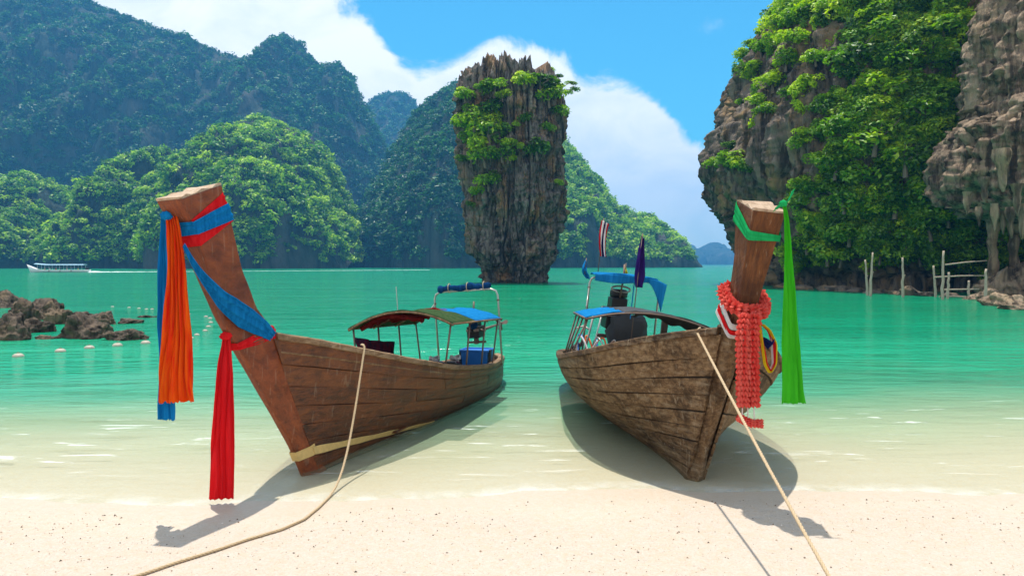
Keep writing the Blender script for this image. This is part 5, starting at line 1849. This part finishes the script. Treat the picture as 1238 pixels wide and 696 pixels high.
md = [top * (1 - q) + end * q - np.array([0, 0, 0.05 * math.sin(q * math.pi)]) for q in np.linspace(0.1, 1, 8)]
rope('mooring_rope', [top + np.array([0.06, 0.10, 0.02]), top] + md, 0.012, M_ROPE, 'taut rope running from the grey boat bow over the sand', 240)

# ------------------------------------------------------------------ stakes, floats, far boat
POLES = [(1049, 357, 1046, 314), (1052, 358, 1055, 305), (1092, 359, 1091, 311)]
labs = ['bleached leaning stake of the pair in the water off the cliff', 'bleached tallest stake of the pair in the water off the cliff', 'single bleached stake standing between the pair and the fence']


def stake_path(x0, y0, x1, y1, seed, n=9):
    g = np.random.default_rng(seed)
    b = on_plane(x0, y0)
    t = at(x1, y1, b[1])
    return [b * (1 - q) + t * q + np.array([g.normal(0, 0.02), 0, 0]) - np.array([0, 0, 0.5 * (1 - q) ** 8]) for q in np.linspace(0, 1, n)]


for k, (x0, y0, x1, y1) in enumerate(POLES):
    pth = stake_path(x0, y0, x1, y1, k)
    mb = MB().tube(pth, [0.10 - 0.045 * q for q in np.linspace(0, 1, 9)], 7)
    bq = pth[len(pth) // 2]
    mb.tube([bq, bq + np.array([0.12, 0, 0.16])], [0.04, 0.02], 5)
    tag(mb.build('wooden_stake', M_STAKE, None, True), labs[k], 'stake', 'stakes in the water')
e = empty('stake_fence', on_plane(1150, 360), 'rickety bleached pole fence in the water below the overhanging crag', 'fence')
oe = np.array(e.location)
for k, (x0, y0, x1, y1) in enumerate(((1131, 359, 1129, 321), (1139, 362, 1141, 303), (1146, 361, 1147, 329), (1172, 361, 1171, 339), (1192, 365, 1192, 325), (1190, 360, 1189, 345))):
    MB().tube([q - oe for q in stake_path(x0, y0, x1, y1, 20 + k)], [0.095 - 0.035 * q for q in np.linspace(0, 1, 9)], 7).build('post', M_STAKE, e, True)
for k, (x0, y0, x1, y1) in enumerate(((1143, 320, 1193, 315), (1130, 335, 1193, 333), (1142, 350, 1212, 350), (1146, 358, 1192, 361))):
    Yq = oe[1] - 0.15
    MB().tube([at(x0, y0, Yq) - oe, at((x0 + x1) / 2, (y0 + y1) / 2 - 0.6, Yq) - oe, at(x1, y1, Yq) - oe], [0.055, 0.05, 0.045], 6).build('rail', M_STAKE, e, True)

BU = [(22, 431), (73, 425), (108, 421), (142, 418), (176, 415), (136, 371), (156, 372), (168, 373), (177, 374), (184, 374), (228, 380), (249, 383), (254, 385), (255, 390), (252, 395), (248, 400), (238, 405), (231, 409)]
for k, (x, y) in enumerate(BU):
    p = on_plane(x, y)
    r = (0.13, 0.085)[k > 4] if k < 10 else 0.085
    e = empty('line_float', (p[0], p[1], 0.0), 'dirty white float on the near swimming line below the boulders' if k < 5 else 'small pale float of the far line beyond the boulders', 'float', 'floats near the boulders' if k < 5 else 'floats of the far line')
    e.rotation_euler = (0, 0, random.uniform(0, 3))
    MB().lathe([(r * 0.15, -r * 0.75), (r * 0.7, -r * 0.6), (r, -r * 0.1), (r * 0.95, r * 0.25), (r * 0.6, r * 0.55), (r * 0.2, r * 0.62)], 14).build('float_body', M_BUOY, e, True)
    MB().tube([(r * 0.18 * math.cos(a), 0, r * 0.62 + r * 0.18 * math.sin(a)) for a in np.linspace(0, 3.14, 8)], r * 0.06, 5).build('eye_ring', M_ROPE_GREY, e, True)

# tour boat crossing the bay
pb = on_plane(107, 329)
pa = on_plane(38, 329)
Lb = float(np.linalg.norm(pb - pa)) * 1.02
e = empty('tour_boat', (pa[0], pa[1], 0), 'long low tour boat with a pale flat roof crossing the bay', 'boat')
mb = MB()
rows = []
for s in np.linspace(0, 1, 26):
    hw = 0.95 * min(1, (s / 0.22) ** 0.7) * (1 - 0.25 * max(0, (s - 0.7) / 0.3))
    zt_ = 0.62 + 1.5 * max(0, (0.18 - s) / 0.18) ** 1.6
    xo = -1.2 * max(0, (0.18 - s) / 0.18) ** 1.5
    rows.append([(s * Lb + xo, -hw, zt_), (s * Lb + xo * 0.3, -hw * 0.75, 0.1), (s * Lb, 0, -0.25), (s * Lb + xo * 0.3, hw * 0.75, 0.1), (s * Lb + xo, hw, zt_)])
G = np.array(rows)
mb.add(G.reshape(-1, 3), grid_faces(26, 5).tolist() + [tuple(range(125, 130))])
o = mb.build('hull', M_WHITEPAINT, e, True)
o.modifiers.new('thick', 'SOLIDIFY').thickness = 0.06
G = np.array([[(x, y, 1.95 + 0.18 * (1 - (y / 0.95) ** 2) + 0.35 * max(0, (0.28 * Lb - x) / (0.28 * Lb))) for y in np.linspace(-0.95, 0.95, 9)] for x in np.linspace(0.08 * Lb, 0.93 * Lb, 20)])
o = link_mesh('roof', G.reshape(-1, 3), grid_faces(20, 9), mat_plain('pale_blue_roof', (0.35, 0.55, 0.68), 0.6, 0, 0.1), e, True)
o.modifiers.new('thick', 'SOLIDIFY').thickness = 0.08
for x in np.linspace(0.14, 0.9, 7):
    for y in (-0.88, 0.88):
        MB().tube([(x * Lb, y, 0.5), (x * Lb, y, 1.96)], 0.035, 5).build('roof_post', M_WHITEPAINT, e)
MB().box((0.96 * Lb, 0, 0.9), (0.9, 0.5, 0.5)).build('engine', M_ENGINE, e, bevel=0.08)
SH = [M_ORANGEPL, M_WHITE, M_RED, M_NAVYTARP, M_CORAL, M_BLUETARP, M_YELLOW]
shn = ['orange', 'white', 'red', 'navy', 'coral', 'blue', 'yellow']
for k in range(7):
    x = (0.24 + 0.095 * k) * Lb
    loc = np.array(e.location) + np.array([x, -0.45 if k % 2 else -0.2, 0.45])
    pe = empty('person', loc, 'seated person in a %s top aboard the tour boat' % shn[k], 'person', 'passengers aboard the tour boat')
    bm = MB()
    bm.tube([(0.0, -0.05, 0.0), (0, 0, 0.12), (0, 0, 0.42), (0, 0, 0.56), (0, 0, 0.61), (0, 0, 0.66), (0, -0.01, 0.76), (0, 0, 0.86), (0, 0, 0.9)], [0.17, 0.18, 0.20, 0.15, 0.06, 0.065, 0.11, 0.09, 0.03], 10, flat=0.7)
    bm.tube([(-0.1, -0.05, 0.08), (-0.1, -0.42, 0.10), (-0.1, -0.45, -0.28)], [0.09, 0.07, 0.05], 7)
    bm.tube([(0.1, -0.05, 0.08), (0.1, -0.42, 0.10), (0.1, -0.45, -0.28)], [0.09, 0.07, 0.05], 7)
    bm.build('body', M_SKIN, pe, True)
    MB().tube([(0, 0, 0.06), (0, 0, 0.42), (0, 0, 0.57)], [0.195, 0.215, 0.13], 10, flat=0.72).build('shirt', SH[k], pe, True)
# its wake
g = np.random.default_rng(77)
mb = MB()
a0, a1 = on_plane(108, 329), on_plane(520, 326.2)
nw_ = 150
vs = []
for i in range(nw_):
    q = i / (nw_ - 1)
    c = a0 * (1 - q) + a1 * q
    w0 = (0.9 + 3.2 * q) * g.uniform(0.5, 1.1)
    h = 0.35 * math.exp(-q * 16) * g.uniform(0.5, 1.3) + 0.03
    vs += [(c[0], c[1] - w0, 0.006), (c[0], c[1] - w0 * 0.3, h * g.uniform(0.4, 1.0)), (c[0], c[1] + w0 * 0.3, h * g.uniform(0.4, 1.0)), (c[0], c[1] + w0, 0.006)]
mb.add(vs, [(i * 4 + j, i * 4 + j + 1, i * 4 + 5 + j, i * 4 + 4 + j) for i in range(nw_ - 1) for j in range(3)])
tag(mb.build('wake', M_FOAM), 'white wake trailing behind the tour boat', 'wake', kind='stuff')

# ------------------------------------------------------------------ shell grit and pebbles on the beach
g = np.random.default_rng(4)
n = 17000
px = g.uniform(-6, 6, n)
py = 2.6 + g.uniform(0, 1, n) ** 0.8 * 5.0
dens = fbm(np.stack([px * 0.8, py * 1.2, 0 * px], -1), 3)
k = (dens > g.uniform(-0.9, 0.7, n)) & (bed_z(px, py) > 0.012)
px, py = px[k], py[k]
n = len(px)
pz_ = bed_z(px, py)
tet = np.array([(1, 0, 0), (-0.5, 0.87, 0), (-0.5, -0.87, 0), (0.1, 0, 0.8), (0, 0, -0.5)])
sz = 0.0028 + 0.009 * g.uniform(0, 1, n) ** 6
ang = g.uniform(0, 6.28, n)
Rm = np.stack([np.cos(ang), -np.sin(ang), np.sin(ang), np.cos(ang)], -1).reshape(n, 2, 2)
V = np.repeat(tet[None], n, 0) * sz[:, None, None] * g.uniform(0.6, 1.4, (n, 1, 3))
V[..., :2] = np.einsum('nij,nkj->nki', Rm, V[..., :2])
V += np.stack([px, py, pz_ + 0.002], -1)[:, None]
tf = np.array([(0, 1, 3), (1, 2, 3), (2, 0, 3), (1, 0, 4), (2, 1, 4), (0, 2, 4)])
Fc = (tf[None] + (np.arange(n) * 5)[:, None, None]).reshape(-1, 3)
mp, t = material('shell_grit')
oi = t.n('ShaderNodeNewGeometry')
rn = t.n('ShaderNodeNewGeometry').outputs['Random Per Island']
finish(t, principled(t, color=t.ramp(rn, [(0.2, (0.10, 0.07, 0.05)), (0.45, (0.30, 0.20, 0.13)), (0.7, (0.5, 0.36, 0.26)), (0.9, (0.75, 0.68, 0.6))]), rough=0.8))
tag(link_mesh('shell_grit', V.reshape(-1, 3), Fc, mp), 'scattered shell grit and pebbles on the sand', 'grit', kind='stuff')

# ------------------------------------------------------------------ sea air
o = MB().box((0, 1240, 138), (5500, 3060, 284)).build('haze', M_HAZE)
tag(o, 'pale blue sea haze', 'haze', kind='stuff')
